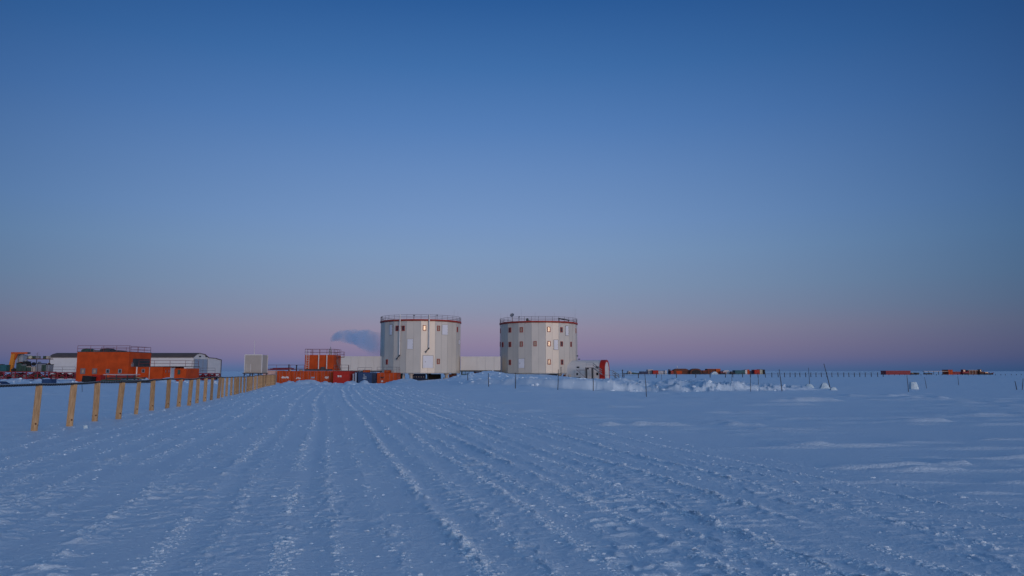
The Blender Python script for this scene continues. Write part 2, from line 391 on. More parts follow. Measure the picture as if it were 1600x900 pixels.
xx = xx-(.35*(vn(_t/14, _s*0+3, 9)-.5)-.9*ss(45, 95, yy))/.9666
keep = ((vn(_t/1.7, ri*9.1+0*_t, 77) > .30) & (rs.rand(n) < np.array(RH)[ri])) | loose
keep &= np.abs(xx) < yy*1.1+3
xx, yy = xx[keep], yy[keep]; zz = ground(xx, yy)
sz = .004+.024*rs.rand(len(xx))**9+.0009*yy*rs.rand(len(xx))**2
lumps('snow_crumbs', 'small crumbs of broken snow scattered along the vehicle tracks', np.stack([xx,yy,zz+sz*.05],-1), sz, .5, 4)
n = 90
xx = rs.uniform(8, 25.5, n); yy = np.interp(xx, BX, BY)+np.abs(rs.normal(0, 4.5, n))-.8
xb = rs.normal(-4.6, 2.4, 70); yb = rs.normal(91, 4, 70)
xc = rs.uniform(-78, -16, 300); yc = 108+rs.normal(0, 2.4, 300)
xd = rs.uniform(-6, 8, 60); yd = np.interp(xd, BX, BY)+np.abs(rs.normal(0, 2.5, 60))
X = np.concatenate([xx, xb, xc, xd]); Y = np.concatenate([yy, yb, yc, yd])
S = .04+.17*rs.rand(len(X))**3
lumps('snow_rubble', 'broken lumps of snow lying over the ploughed-up banks', np.stack([X,Y,ground(X,Y)+S*.2],-1), S, .75, 6)

def snow_block(u, v, Y, w, h, label, top=.7, seed=1, name='snow_block', skew=0, group=None):
    x, _ = at(u, v, Y); z0 = gz(x, Y); rb = random.Random(seed); k = MB()
    n = 10; rows = 6; vs = []
    for j in range(rows+1):
        f = j/rows; r = (1-(1-top)*f)*(1 if j < rows else .82)
        for i in range(n):
            a = 2*math.pi*i/n; c, s_ = math.cos(a), math.sin(a); sq = 1/max(abs(c), abs(s_))**.6
            q = r*sq*(.92+.16*rb.random())
            vs.append((x+w/2*c*q+skew*f*w, Y+w*.38*s_*q, z0-.08+(h+.08)*f+(rb.random()-.5)*h*.06))
    fs = [(j*n+i, j*n+(i+1)%n, (j+1)*n+(i+1)%n, (j+1)*n+i) for j in range(rows) for i in range(n)]+[tuple(range(rows*n, rows*n+n))]
    k.add(vs, fs); o = k.build(name, 'iceblock', None, (x, Y, z0)); tag(o, label, 'snow block', group)
    return o
snow_block(1428, 608, 67, .80, .68, 'pale flat-topped snow block on the open snow at right', .78, 2, skew=-.05)
snow_block(1264, 606, 68, 1.0, .33, 'low rounded snow lump left of the tall leaning pole', .5, 3)
snow_block(1288, 605, 66, 1.0, .5, 'broken snow lump against the foot of the tall leaning pole', .35, 4)
snow_block(1302, 607, 64, .75, .28, 'small bright snow lump just right of the tall leaning pole', .5, 5)
snow_block(134, 667, 21.5, .16, .09, 'small snow lump near the second plank post', .6, 8)

# ------------------------------------------------------------------ towers
def facet_point(c, ap, f0, nf, u, v):
    """where the sight line through a photo pixel meets the wall of the tower: returns point and outward normal"""
    d = ray(u, v); o = Vector((0, 0, EYE)); best = None
    for k in range(nf):
        a = f0+2*math.pi*k/nf; nrm = Vector((math.sin(a), -math.cos(a), 0))
        dn = d.dot(nrm)
        if dn >= -1e-4: continue
        t = (ap-(o-Vector(c)).dot(nrm))/dn; p = o+d*t; rel = p-Vector(c)
        tang = abs(rel.dot(Vector((nrm.y, -nrm.x, 0))))
        if best is None or tang < best[0]: best = (tang, p, nrm)
    return best[1], best[2]
def tower(label, uc, Yc, Rv, vtop, vbot, f0rel, wins, hatches, pipes, name='round_tower'):
    cx = ux(uc, Yc, 540); bear = math.atan2(-cx, Yc)            # direction from tower to camera, from -y towards +x
    zt = vz(vtop, Yc-Rv); zb = vz(vbot, Yc-Rv); NF = 18; f0 = bear+f0rel
    root = thing(name, label, 'tower', (cx, Yc, 0)); c = (cx, Yc, 0)
    ap = Rv*math.cos(math.pi/NF); rj = random.Random(uc)
    prof = []
    for k in range(NF):
        a0 = f0+2*math.pi*(k-.5)/NF; am = f0+2*math.pi*k/NF; j = ap+rj.uniform(-.025, .025)
        prof.append((cx+Rv*math.sin(a0), Yc-Rv*math.cos(a0))); prof.append((cx+j*math.sin(am), Yc-j*math.cos(am)))
    k = MB(); k.prismz(prof, zb, zt)
    n = len(prof)
    for i, (x, y) in enumerate(prof):                              # seams between panels
        a = math.atan2(x-cx, Yc-y); w = .035 if i % 2 else .05
        k.obox((x+math.sin(a)*.004, y-math.cos(a)*.004, (zb+zt)/2), (math.cos(a), math.sin(a), 0), (math.sin(a), -math.cos(a), 0), (0,0,1), w/2, .012, (zt-zb)/2-.02, 1)
    k.build('wall', ['panel', 'seam'], root)
    def ring(r0, r1, z0, z1, name, m):
        k = MB(); vs = []; N = 36
        for r, z in ((r1,z0),(r1,z1),(r0,z1),(r0,z0)):
            vs += [(cx+r*math.sin(2*math.pi*i/N+f0), Yc-r*math.cos(2*math.pi*i/N+f0), z) for i in range(N)]
        k.add(vs, [(j*N+i, j*N+(i+1)%N, ((j+1)%4)*N+(i+1)%N, ((j+1)%4)*N+i) for j in range(4) for i in range(N)])
        return k.build(name, m, root)
    ring(Rv-1.2, Rv+.16, zt+.06, zt+.42, 'roof_rim', 'red')
    ring(ap-.9, ap+.05, zb-.16, zb-.003, 'base_ring', 'seam')
    k = MB(); k.prismz([(cx+(Rv-1.2)*math.sin(2*math.pi*i/36), Yc-(Rv-1.2)*math.cos(2*math.pi*i/36)) for i in range(36)], zt+.1, zt+.2); k.build('roof_deck', 'greywhite', root)
    k = MB(); N = 18
    pts = [(cx+(Rv+.05)*math.sin(f0+2*math.pi*i/N), Yc-(Rv+.05)*math.cos(f0+2*math.pi*i/N), zt+.42) for i in range(N+1)]
    rail_run(k, pts, 1.0, 1.7, .035, (1.0, .62, .3)); k.build('railing', 'rail', root)
    for i in range(6):                                             # hydraulic legs
        a = f0+2*math.pi*(i+.5)/6+.1; x = cx+(Rv-1.1)*math.sin(a); y = Yc-(Rv-1.1)*math.cos(a); g = gz(x, y)
        k = MB(); k.tube((x,y,g-.3), (x,y,zb-.16), .38, 14); k.tube((x,y,g-.3), (x,y,g+.25), .75, 14); k.tube((x,y,zb-.45), (x,y,zb-.17), .6, 14)
        k.build('leg', 'beige', root)
    for w in wins:
        u, v, kind = w[:3]; p, nr = facet_point(c, ap, f0, NF, u, v); tx = Vector((-nr.y, nr.x, 0)); up = Vector((0,0,1))
        k = MB(); W, H, T = .36, .58, .13
        if kind == 'small': W = .3
        q = p+nr*.055
        k.obox(q-tx*(W-T/2), tx, nr, up, T/2, .06, H); k.obox(q+tx*(W-T/2), tx, nr, up, T/2, .06, H)
        k.obox(q+up*(H-T/2), tx, nr, up, W-T, .059, T/2); k.obox(q-up*(H-T/2), tx, nr, up, W-T, .059, T/2)
        fr = k.build('window', 'red', root)
        k = MB(); k.obox(p+nr*.03, tx, nr, up, W-T, .02, H-T)
        k.build('pane', {'lit': 'glass', 'pale': 'glasspale', 'dark': 'glassdark', 'small': 'glassdark'}[kind], fr)
    for u, v, w, h, kind in hatches:
        p, nr = facet_point(c, ap, f0, NF, u, v); tx = Vector((-nr.y, nr.x, 0)); up = Vector((0,0,1)); d = p.y/1107
        hw, hh = w*d/2/max(.35, abs(nr.y)), h*d/2
        k = MB(); k.obox(p+nr*.05, tx, nr, up, hw, .05, hh)
        if kind == 'door':
            dr = k.build('access_door', 'hatchwhite', root)
            f = MB(); f.obox(p+nr*.03-tx*(hw+.05), tx, nr, up, .045, .045, hh+.1); f.obox(p+nr*.03+tx*(hw+.05), tx, nr, up, .045, .045, hh+.1); f.obox(p+nr*.03+up*(hh+.05), tx, nr, up, hw, .045, .045)
            f.build('door_frame', 'seam', dr)
            f = MB(); f.obox(p+nr*.13-tx*hw*.55, tx, nr, up, .05, .03, .14); f.build('handle', 'steel', dr)
        else:
            dr = k.build('hatch', 'hatchwhite', root)
            f = MB()
            for sx in (-1, 1): f.obox(p+nr*.02+tx*sx*(hw+.035), tx, nr, up, .03, .03, hh+.06)
            for sx in (-1, 1): f.obox(p+nr*.02+up*sx*(hh+.035), tx, nr, up, hw, .03, .03)
            f.build('hatch_surround', 'dark' if kind == 'grey' else 'seam', dr)
            for z in (-.6, 0, .6): f = MB(); f.obox(p+nr*.11+tx*hw*.85+up*hh*z, tx, nr, up, .05, .02, .05); f.build('hinge', 'steel', dr)
    for u, v0, v1 in pipes:
        p1, nr = facet_point(c, ap, f0, NF, u, v1); zt1 = facet_point(c, ap, f0, NF, u, v0)[0].z; p = p1+nr*.35; tx = Vector((-nr.y, nr.x, 0))
        k = MB(); k.tube((p.x,p.y,p1.z), (p.x,p.y,zt1), .13, 12)
        o = k.build('vent_pipe', 'white', root, smooth=False)
        k = MB(); k.tube((p.x,p.y,p1.z+.1), (p.x,p.y,p1.z-.15), .17, 10); q = Vector((p.x,p.y,p1.z-.1)); e = q-tx*.62+Vector((0,0,-.65))
        k.tube(q, e, .085, 8); k.tube(e, e+Vector((0,0,-.35)), .07, 8); k.tube(e-tx*.16, e+tx*.16, .13, 8); k.build('elbow', 'dark', o)
        for f in (.35, .72):
            k = MB(); z = p1.z+(zt1-p1.z)*f; k.obox((p.x-nr.x*.17, p.y-nr.y*.17, z), tx, nr, (0,0,1), .16, .2, .05); k.build('bracket', 'steel', o)
    return root, cx, Yc, zt, zb
TL, lx, ly, lzt, lzb = tower('left grey-white tower on legs, two long white vent pipes down its front', 657.3, 164, 9.25, 501.5, 582.5, R(10),
    [(620.7,513,'dark'),(630.3,513,'dark'),(663.3,512.4,'lit'),(685,513,'pale'),(714.4,515,'small'),(604.7,565.6,'small'),(684.7,564.7,'pale')],
    [(611.3,515.3,4.7,16,'grey'),(641,537.6,9,15.5,'white'),(695,515.3,8,15.5,'white'),(668.7,565.3,15,19,'door'),(717.2,534.7,2.6,7,'white')],
    [(625.3,492,555),(669.6,492,544)])
TR, tx_, ty_, rzt, rzb = tower('right grey-white tower on legs, three rows of red windows and a dish on its roof', 841.5, 169, 9.25, 504, 582.8, 0,
    [(797,515.7,'dark'),(814.7,515.3,'pale'),(857.5,514.6,'lit'),(877,515.3,'dark'),(782.2,517,'small'),
     (785.6,538.6,'small'),(797,538.2,'dark'),(814.7,537.6,'pale'),(836,537,'pale'),(857.8,537,'lit'),(877.3,537.4,'dark'),(892,538,'small'),(781.8,538,'small'),
     (797,566.2,'small'),(858,565.6,'lit'),(878,565.8,'dark'),(899.6,516.8,'small')],
    [(885.7,516.7,4.6,15,'grey'),(868.7,538.7,6.6,15,'grey'),(815,567.7,9,14.6,'door')], [])
# things on the roofs
def roof_mast(u, v0, v1, Y, label, r=.03):
    x, z1 = at(u, v0, Y); z0 = vz(v1, Y); k = MB(); k.tube((x,Y,z0), (x,Y,z1), r, 6, r*.5)
    k.box(x-.12, x+.12, Y-.12, Y+.12, z0-.02, z0+.08); o = k.build('antenna', 'steel'); tag(o, label, 'antenna'); return o
zl = lzt+.2; zr = rzt+.2
def vof(z, Y): return 580-(z-EYE)*1107/Y
for u, v0, Y, lb in [(709.6,484,166,'thin whip antenna near the right edge of the left tower roof'),(715.5,487,164,'whip antenna at the right rim of the left tower roof'),(616.5,490.5,163,'short stub antenna at left on the left tower roof')]:
    roof_mast(u, v0, vof(zl, Y), Y, lb, .022)
for u, v0, Y, lb in [(814.5,482,168,'tall antenna beside the dish on the right tower'),(836,488,167,'short whip antenna at the middle of the right tower roof'),(866,487.5,167,'short whip antenna right of middle on the right tower roof'),(898.5,483,168,'tall whip antenna at the right edge of the right tower roof'),(782.6,489,168,'whip antenna at the left edge of the right tower roof'),(792.5,491,165,'short antenna left of the dish on the right tower')]:
    roof_mast(u, v0, vof(zr, Y), Y, lb, .022)
def roof_dish():
    Y = 165; x, z = at(800.2, 492.6, Y); root = thing('satellite_dish', 'round grey satellite dish on the left part of the right tower roof', 'dish', (x, Y, zr))
    k = MB(); k.tube((x,Y+.2,zr), (x,Y+.2,z), .05, 8); k.build('mast', 'steel', root)
    k = MB(); N = 20; c = Vector((x,Y,z)); ax = Vector((-.3,-.75,.45)).normalized(); a = ax.orthogonal().normalized(); b = ax.cross(a)
    vs = []
    for j, (r, d) in enumerate(((.0,0),(.25,.03),(.5,.13))): vs += [c+(a*math.cos(2*math.pi*i/N)+b*math.sin(2*math.pi*i/N))*r+ax*d for i in range(N)]
    vs += [c+(a*math.cos(2*math.pi*i/N)+b*math.sin(2*math.pi*i/N))*.5+ax*.09 for i in range(N)]+[c-ax*.06 for i in range(N)]
    k.add(vs, [(j*N+i, j*N+(i+1)%N, (j+1)*N+(i+1)%N, (j+1)*N+i) for j in range(4) for i in range(N)]); k.build('reflector', 'steel', root)
    k = MB(); k.tube(c+ax*.1, c+ax*.65+a*.1, .02, 6); k.obox(c+ax*.65+a*.1, a, b, ax, .06, .06, .08); k.build('feed_horn', 'dark', root)
roof_dish()
def gadget(u, v, Y, zroof, label, name='weather_sensor', cat='sensor', w=.28):
    x, z = at(u, v, Y); k = MB(); k.tube((x,Y,zroof), (x,Y,z-.1), .035, 6); k.tube((x,Y,z-.14), (x,Y,z+.14), w*.5, 10, w*.35); k.tube((x-w,Y,z+.02), (x+w,Y,z+.02), .03, 6)
    tag(k.build(name, 'dark'), label, cat)
gadget(811.3, 495, 162, zr, 'small dark sensor head just right of the roof dish')
gadget(596.6, 495.6, 163, zl, 'small dark sensor at the left rim of the left tower roof')
gadget(647, 493, 158, zl, 'small dark sensor at the middle of the left tower roof')
gadget(683, 492.4, 158, zl, 'small dark sensor right of middle on the left tower roof')
def crate_pile(name, label, u0, u1, vtop, Y, zroof, cat, mats=('green','dark')):
    x0, x1 = ux(u0, Y, 500), ux(u1, Y, 500); zt = vz(vtop, Y); k = MB(); w = x1-x0
    k.box(x0, x0+w*.55, Y-.5, Y+.5, zroof, zt, 0); k.box(x0+w*.57, x1, Y-.4, Y+.4, zroof, zroof+(zt-zroof)*.6, 1); k.box(x0+w*.1, x0+w*.45, Y-.45, Y+.2, zt, zt+.12, 1)
    tag(k.build(name, list(mats)), label, cat)
crate_pile('roof_crate', 'dull green crate on the roof of the right tower near the dish', 822, 829, 498.5, 162.5, zr, 'crate')
def roof_slab():
    Y = 163; x0, z0 = at(872.5, 497.5, Y); x1, z1 = at(890, 500.5, Y); k = MB()
    k.add([(x0,Y,z0),(x1,Y,z1),(x1,Y+1.6,z1),(x0,Y+1.6,z0),(x0,Y,z0+.14),(x1,Y,z1+.1),(x1,Y+1.6,z1+.1),(x0,Y+1.6,z0+.14)],
          [(0,3,2,1),(4,5,6,7),(0,1,5,4),(1,2,6,5),(2,3,7,6),(3,0,4,7)])
    for x in (x0+.2, x1-.2): k.box(x-.05, x+.05, Y+.1, Y+1.5, zr, z0 if x < (x0+x1)/2 else z1)
    tag(k.build('solar_panel', 'black'), 'dark sloping panel near the right side of the right tower roof', 'panel')
roof_slab()
# clutter below the towers
def under(name, label, cat, u0, u1, v0, v1, Y, m, m2='steel', dots=0, dep=1.6):
    x0, x1 = ux(u0, Y), ux(u1, Y); z1 = vz(v0, Y); z0 = min(vz(v1, Y), gz((x0+x1)/2, Y))-.1
    root = thing(name, label, cat, ((x0+x1)/2, Y, gz((x0+x1)/2, Y))); k = MB(); k.box(x0, x1, Y, Y+dep, z0, z1-.1); k.build('body', m, root)
    k = MB(); k.box(x0-.05, x1+.05, Y-.06, Y+dep+.05, z1-.1, z1); 
    for x in (x0, x1): k.box(x-.05, x+.05, Y-.06, Y+.02, z0, z1-.1)
    k.build('edge_frame', m2 if dots else m, root)
    if dots:
        for i in range(dots):
            k = MB(); x = x0+(x1-x0)*(i+.5)/dots; z = (z0+z1)/2+.1; k.box(x-.09, x+.09, Y-.07, Y-.005, z-.08, z+.08); k.build('lashing_plate', 'white', root)
    return root
under('tarp_container', 'dark blue container with a row of pale dots under the left tower', 'container', 645, 664, 584, 591, 160, 'navy', 'navy', 5)
under('supply_crate', 'dark crates under the middle of the left tower', 'crate', 670, 688, 584.5, 591, 163, 'black')
under('supply_crate', 'dark crate in the shade under the left part of the left tower', 'crate', 621, 628, 582, 597, 160, 'green')
under('supply_crate', 'dark red-brown crate under the right part of the left tower', 'crate', 702, 713, 584.5, 591, 162, 'brown')
under('supply_crate', 'dark blue crate under the left half of the right tower', 'crate', 786, 800, 584.5, 590, 166, 'navy')
under('supply_crate', 'dark blue crate under the middle of the right tower', 'crate', 813, 826, 584.5, 590, 166, 'navy')
under('supply_crate', 'long dark blue crate under the right half of the right tower', 'crate', 841, 870, 584.3, 592, 163, 'navy')
under('supply_crate', 'low black crate on the snow at the right foot of the right tower', 'crate', 897, 907, 589.5, 593.5, 158, 'black', dep=1)
def drum_set(name, label, us, Y, v0, m, cat='drums'):
    k = MB()
    for u in us:
        x = ux(u, Y); g = gz(x, Y); z = vz(v0, Y); k.tube((x,Y,g-.1), (x,Y,z), .3, 12); k.tube((x,Y,z), (x,Y,z+.04), .32, 12); k.tube((x,Y,(g+z)/2), (x,Y,(g+z)/2+.04), .32, 12)
    tag(k.build(name, m), label, cat)
drum_set('snow_sampling_cone', 'single white upright cylinder beside the left foot of the left tower', [630.8], 158, 584.5, 'white', 'cylinder')
drum_set('fuel_drum', 'dull brown drum under the right edge of the right tower', [882], 160, 585.5, 'brown', 'drum')
drum_set('gas_cylinder', 'pale cylinder under the right edge of the right tower, right of the brown drum', [890], 160, 585.5, 'beige', 'cylinder')

# ------------------------------------------------------------------ corridors
def corridor(label, u0, u1, v0, v1, Y, dep, segs, name='link_corridor', railing=None):
    x0, x1 = ux(u0, Y, 570), ux(u1, Y, 570); z1, z0 = vz(v0, Y), vz(v1, Y); root = thing(name, label, 'corridor', ((x0+x1)/2, Y, z0-1))
    e = [0]+segs+[1]
    for a, b in zip(e[:-1], e[1:]):
        k = MB(); k.box(x0+(x1-x0)*a+.015, x0+(x1-x0)*b-.015, Y+rnd.uniform(0,.02), Y+dep, z0, z1-.12); k.build('wall_panel', 'corridor', root)
    k = MB(); k.box(x0-.02, x1+.02, Y-.06, Y+dep+.06, z1-.118, z1); k.build('roof', 'white', root)
    k = MB(); k.box(x0, x1, Y-.03, Y+dep, z0-.32, z0-.004)
    nseg = max(3, int((x1-x0)/2.4))
    for i in range(nseg+1):
        x = x0+.2+(x1-x0-.4)*i/nseg; k.box(x-.08, x+.08, Y+.3, Y+.46, gz(x, Y)-.3, z0-.32); k.box(x-.08, x+.08, Y+dep-.5, Y+dep-.34, gz(x, Y)-.3, z0-.32)
    k.build('support_frame', 'dark', root)
    return root, x0, x1, z0, z1
corridor('cream boxy corridor linking the two round towers', 719.5, 782, 557, 578.6, 163, 3.0, [.41,.62,.84])
corridor('long cream boxy corridor running left from the left tower behind the orange boxes', 520, 598, 556.5, 579, 160, 3.0, [.18,.36,.52,.66,.82])
def railing_thing(label, pts, h, m='rail', step=1.5, r=.03, rails=(1.,.5), name='railing', cat='railing'):
    k = MB(); rail_run(k, pts, h, step, r, rails); return tag(k.build(name, m), label, cat)
x0, x1 = ux(721, 158), ux(733, 158); z = vz(584, 158)
railing_thing('short dark railing below the corridor beside the left tower', [(x0,158,z-.3),(x1,158,z-.3)], .9, 'green', .8, .05)
under('loading_sledge', 'dark green sledge on the snow below the left end of the linking corridor', 'sledge', 723, 740, 584.6, 590, 161, 'green')
under('supply_crate', 'brown-black crate below the middle of the linking corridor', 'crate', 742, 760, 581, 589, 164.3, 'brown')
under('supply_crate', 'black crate below the right end of the linking corridor', 'crate', 763, 774, 582, 590, 164.5, 'black')

# ------------------------------------------------------------------ containers
def glyph(k, x, y, z, s, rows, m=0):
    for j, r in enumerate(rows):
        for i, ch in enumerate(r):
            if ch == '#': k.box(x+(i-len(r)/2)*s, x+(i+1-len(r)/2)*s, y-.022, y-.004, z-(j+1)*s, z-j*s, m)
def container(label, u0, u1, v0, v1, Y, dep, m, group=None, doors=True, mark=None, markm='white', cat='container', name='shipping_container', corr=False, rungs=False):
    x0, x1 = ux(u0, Y), ux(u1, Y); z1 = vz(v0, Y); z0 = vz(v1, Y); g = gz((x0+x1)/2, Y); z0 = min(z0, g-.1)
    root = thing(name, label, cat, ((x0+x1)/2, Y, g), group); k = MB(); t = .09
    if corr:
        n = int((x1-x0)/.3)
        for i in range(n):
            a = x0+t+(x1-x0-2*t)*i/n; b = x0+t+(x1-x0-2*t)*(i+.5)/n; k.box(a, b, Y+.02, Y+.06, z0+t, z1-t)
    k.box(x0+.03, x1-.03, Y+.05, Y+dep-.03, z0+.03, z1-.03); k.build('body', m, root)
    k = MB()
    for xa in (x0, x1-t):
        for ya in (Y, Y+dep-t): k.box(xa, xa+t, ya, ya+t, z0, z1)
    for za in (z0, z1-t):
        for ya in (Y+.001, Y+dep-t): k.box(x0+t, x1-t, ya, ya+t-.002, za+.001, za+t-.001)
        for xa in (x0+.001, x1-t): k.box(xa, xa+t-.002, Y+t, Y+dep-t, za+.001, za+t-.001)
    k.build('frame', m, root)
    if doors:
        xm = (x0+x1)/2
        for a, b in ((x0+t+.01, xm-.012), (xm+.012, x1-t-.01)):
            k = MB(); k.box(a, b, Y+.012, Y+.046, z0+t+.01, z1-t-.01); d = k.build('door', m, root)
            k = MB()
            for f in (.3, .7): xx = a+(b-a)*f; k.tube((xx,Y-.01,z0+t), (xx,Y-.01,z1-t), .018, 6)
            k.build('lock_rod', 'steel', d)
    if mark:
        k = MB(); uu, vv, s, rows = mark; xx, zz = at(uu, vv, Y); glyph(k, xx, Y-.03, zz, s, rows); k.build('painted_mark', markm, root)
    return root
YC = 122
# pale marks, illegible in the photograph: only their blotches
mk1 = (445.5, 588.2, .11, ['.####..####.', '############', '.###.##..###']); mk2 = (466, 589.3, .1, ['...###..', '.####.##', '##..####'])
mk3 = (488.5, 588.8, .09, ['.#######', '..######', '.######.']); mk4 = (510.6, 588.2, .1, ['.###.##', '##.####', '.#####.', '..##.#.'])
mk5 = (530.5, 586.5, .1, ['###.###', '.###.##', '###.###'])
G = 'orange-red containers in a row buried in snow'
container('orange container with a pale block mark, leftmost of the low orange row', 433, 455.6, 579.6, 598, YC, 6, 'orange', G, mark=mk1)
container('orange container with a slanting pale mark, second in the low orange row', 456, 477.6, 579.6, 598, YC, 6, 'orange', G, mark=mk2)
container('orange container with a blue-grey mark under the left half of the raised box', 478, 498.8, 579.6, 598, YC, 6, 'orange', G, mark=mk3, markm='door')
container('orange container with a diamond-like white mark under the right half of the raised box', 499.2, 520, 579.6, 598, YC, 6, 'orange', G, mark=mk4)
container('bright red container at the right end of the low orange row', 520.6, 546, 580, 600, YC-2, 6, 'brightred', G, mark=mk5, doors=False)
# raised box on top
def raised_box():
    Y = YC+.6; x0, x1 = ux(475.5, Y), ux(521, Y); z0, z1 = vz(579, Y)+.02, vz(554.5, Y); cx = (x0+x1)/2
    root = thing('generator_room', 'tall orange box with white corner pipes standing on the row of orange containers', 'cabin', (cx, Y, z0))
    k = MB(); k.box(x0, x1, Y, Y+5, z0, z1); 
    for f in (.05,.34,.52,.72,.93): x = x0+(x1-x0)*f; k.box(x-.04, x+.04, Y-.03, Y, z0, z1-.05)
    k.build('wall', 'orange', root)
    for u in (497.8, 510.6):
        x = ux(u, Y-.15, 565); k = MB(); k.tube((x,Y-.15,z0-.3), (x,Y-.15,z1+.15), .085, 8); k.build('downpipe', 'white', root)
    k = MB(); xa, xb = ux(477.5, Y-.1), ux(482, Y-.1)
    for x in (xa, xb): k.box(x-.03, x+.03, Y-.12, Y-.06, z0, z1+.9)
    n = 9
    for i in range(n): z = z0+.2+(z1-z0)*i/n; k.box(xa, xb, Y-.11, Y-.07, z, z+.04)
    k.build('ladder', 'white', root)
    k = MB(); rail_run(k, [(x0,Y+.05,z1),(x1,Y+.05,z1),(x1,Y+4.9,z1),(x0,Y+4.9,z1),(x0,Y+.05,z1)], 1.0, 1.25, .03); k.build('railing', 'redrail', root)
    x = ux(516.5, Y+.8, 550); k = MB(); k.tube((x-.14,Y+.8,z1), (x-.14,Y+.8,vz(545.5,Y)), .13, 12); k.tube((x+.16,Y+.8,z1), (x+.16,Y+.8,vz(546.5,Y)), .1, 12); k.tube((x,Y+.8,vz(546,Y)), (x,Y+.8,vz(541.5,Y)), .09, 10, .06); k.build('chimney', 'steel', root)
    k = MB(); k.box(x0+.2, x1-.2, Y-.5, Y-.04, z0-.05, z0+.25); k.box(ux(502, Y), ux(508, Y), Y-.45, Y-.05, z0+.25, z0+.6); k.build('ledge_equipment', 'dark', root)
    # walkway and stairs to the right
    Ys = Y+2; xr0, xr1 = ux(521.5, Ys), ux(535.5, Ys); zp = vz(556.5, Ys)-.15; k = MB()
    k.box(x1+.02, xr1, Ys, Ys+1, zp-.08, zp); rail_run(k, [(x1+.1,Ys,zp),(xr1,Ys,zp),(xr1,Ys+1,zp)], .9, 1, .03); k.build('landing', 'redrail', root)
    k = MB(); a = Vector((ux(523, Ys), Ys-.3, zp)); b = Vector((ux(532, Ys), Ys-.3, z0+.05)); 
    for dy in (0, .7):
        k.tube(a+Vector((0,dy,0)), b+Vector((0,dy,0)), .05, 6); k.tube(a+Vector((0,dy,.9)), b+Vector((0,dy,.9)), .03, 6)
    for i in range(9): p = a.lerp(b, i/8); k.box(p.x-.12, p.x+.12, p.y, p.y+.7, p.z-.02, p.z+.02); k.tube(p, p+Vector((0,0,.9)), .02, 5)
    k.build('stairs', 'rail', root)
    return x0, x1, z0, z1
raised_box()
zt = vz(579.6, YC)
railing_thing('long red-brown railing along the tops of the left orange containers', [(ux(410,YC+.3),YC+.3,zt+.02),(ux(475,YC+.3),YC+.3,zt+.02)], 1.0, 'redrail', 2.4, .03, (1,.45,.25))
railing_thing('grey railing on top of the bright red container', [(ux(522,YC+.3),YC+.3,zt+.02),(ux(545,YC+.3),YC+.3,zt+.02),(ux(544,YC+3),YC+3,zt+.02)], 1.0, 'rail', 1.1, .028)
def pipe_bundle():
    k = MB(); Y = YC+1.5
    for i in range(3): k.tube((ux(418+3*i,Y),Y+.3*i,zt+.2+.13*i), (ux(462-4*i,Y),Y+.3*i,zt+.26+.13*i), .07, 7)
    tag(k.build('pipe_bundle', 'darkred'), 'dark red pipes lying along the tops of the left orange containers', 'pipes')
pipe_bundle()
def vent(u, vt, Y, z0, m, label, r=.1):
    x = ux(u, Y); z1 = vz(vt, Y); k = MB(); k.tube((x,Y,z0), (x,Y,z1), r, 8); k.tube((x,Y,z1-.06), (x,Y,z1+.08), r*1.8, 10, r*.6); tag(k.build('vent_cowl', m), label, 'vent')
vent(451, 570, YC+2, zt, 'black', 'thin black capped vent pipe above the leftmost orange container')
vent(463, 571, YC+2, zt, 'black', 'thin black capped vent pipe above the second orange container')
vent(453.3, 577, YC+.8, zt, 'white', 'stubby white vent on the leftmost orange container', .2)
vent(470, 578, YC+.8, zt, 'beige', 'squat beige vent on the second orange container', .28)
def pale_box(): 
    container('faded pink covered box behind the last plank posts', 410.5, 433, 579, 592, YC+1, 4, 'pink', None, doors=False, cat='storage box', name='covered_box')
pale_box()
# blue group right of the red container
container('dark blue container in the shadow right of the bright red container', 548, 560, 581, 597, 124, 4, 'navy', None, doors=False)
def white_tank():
    x = ux(555.8, 121); g = gz(x, 121); k = MB(); z = vz(583, 121)
    k.tube((x,121,g-.1), (x,121,z), .17, 12); k.tube((x,121,z), (x,121,z+.12), .17, 12, .05); k.tube((x-.4,121,g-.1), (x-.4,121,z-.1), .13, 10)
    tag(k.build('gas_cylinder', 'door'), 'pale upright cylinders leaning between the dark blue container and the lettered blue one', 'cylinder')
white_tank()
bm = (570, 584.8, .09, ['..##.....', '..##.....', '...#.....', '...##.#..', '..#.####.', '........' , '.#######.', '.#.###.#.', '.#######.'])
container('blue container with a pale hook-shaped emblem over a bar', 559.5, 581, 582, 600, 121.5, 4, 'blue', None, doors=False, mark=bm, markm='door', corr=True)
zt2 = vz(582, 121.5)
railing_thing('thin railing on top of the blue container with the emblem', [(ux(558.5,121.7),121.7,zt2),(ux(581,121.7),121.7,zt2)], .85, 'rail', 1.2, .025)
def orange_roll(u0, u1, v, Y, z, label, m='orange2'):
    x0, x1 = ux(u0, Y), ux(u1, Y); k = MB(); r = .22; k.tube((x0,Y,z+r), (x1,Y,z+r), r, 10); k.tube((x0+.3,Y,z+r), (x0+.4,Y,z+r), r*1.08, 10); k.tube((x1-.4,Y,z+r), (x1-.3,Y,z+r), r*1.08, 10)
    tag(k.build('tarp_roll', m), label, 'tarp roll')
orange_roll(567.5, 578, 580, 122.6, zt2, 'orange-brown roll lying on the blue container')
container('black container in the gap between the blue and the orange containers', 581.5, 588.5, 583, 597, 126, 3, 'black', None, doors=False)
om = (597.3, 588.6, .1, ['##.##', '##.##', '.###.', '.....']); 
oc = container('orange two-door container with a dark and white badge left of the left tower', 589.3, 620, 582.3, 600.5, 121, 4, 'orange', None, doors=True, mark=om, markm='black')
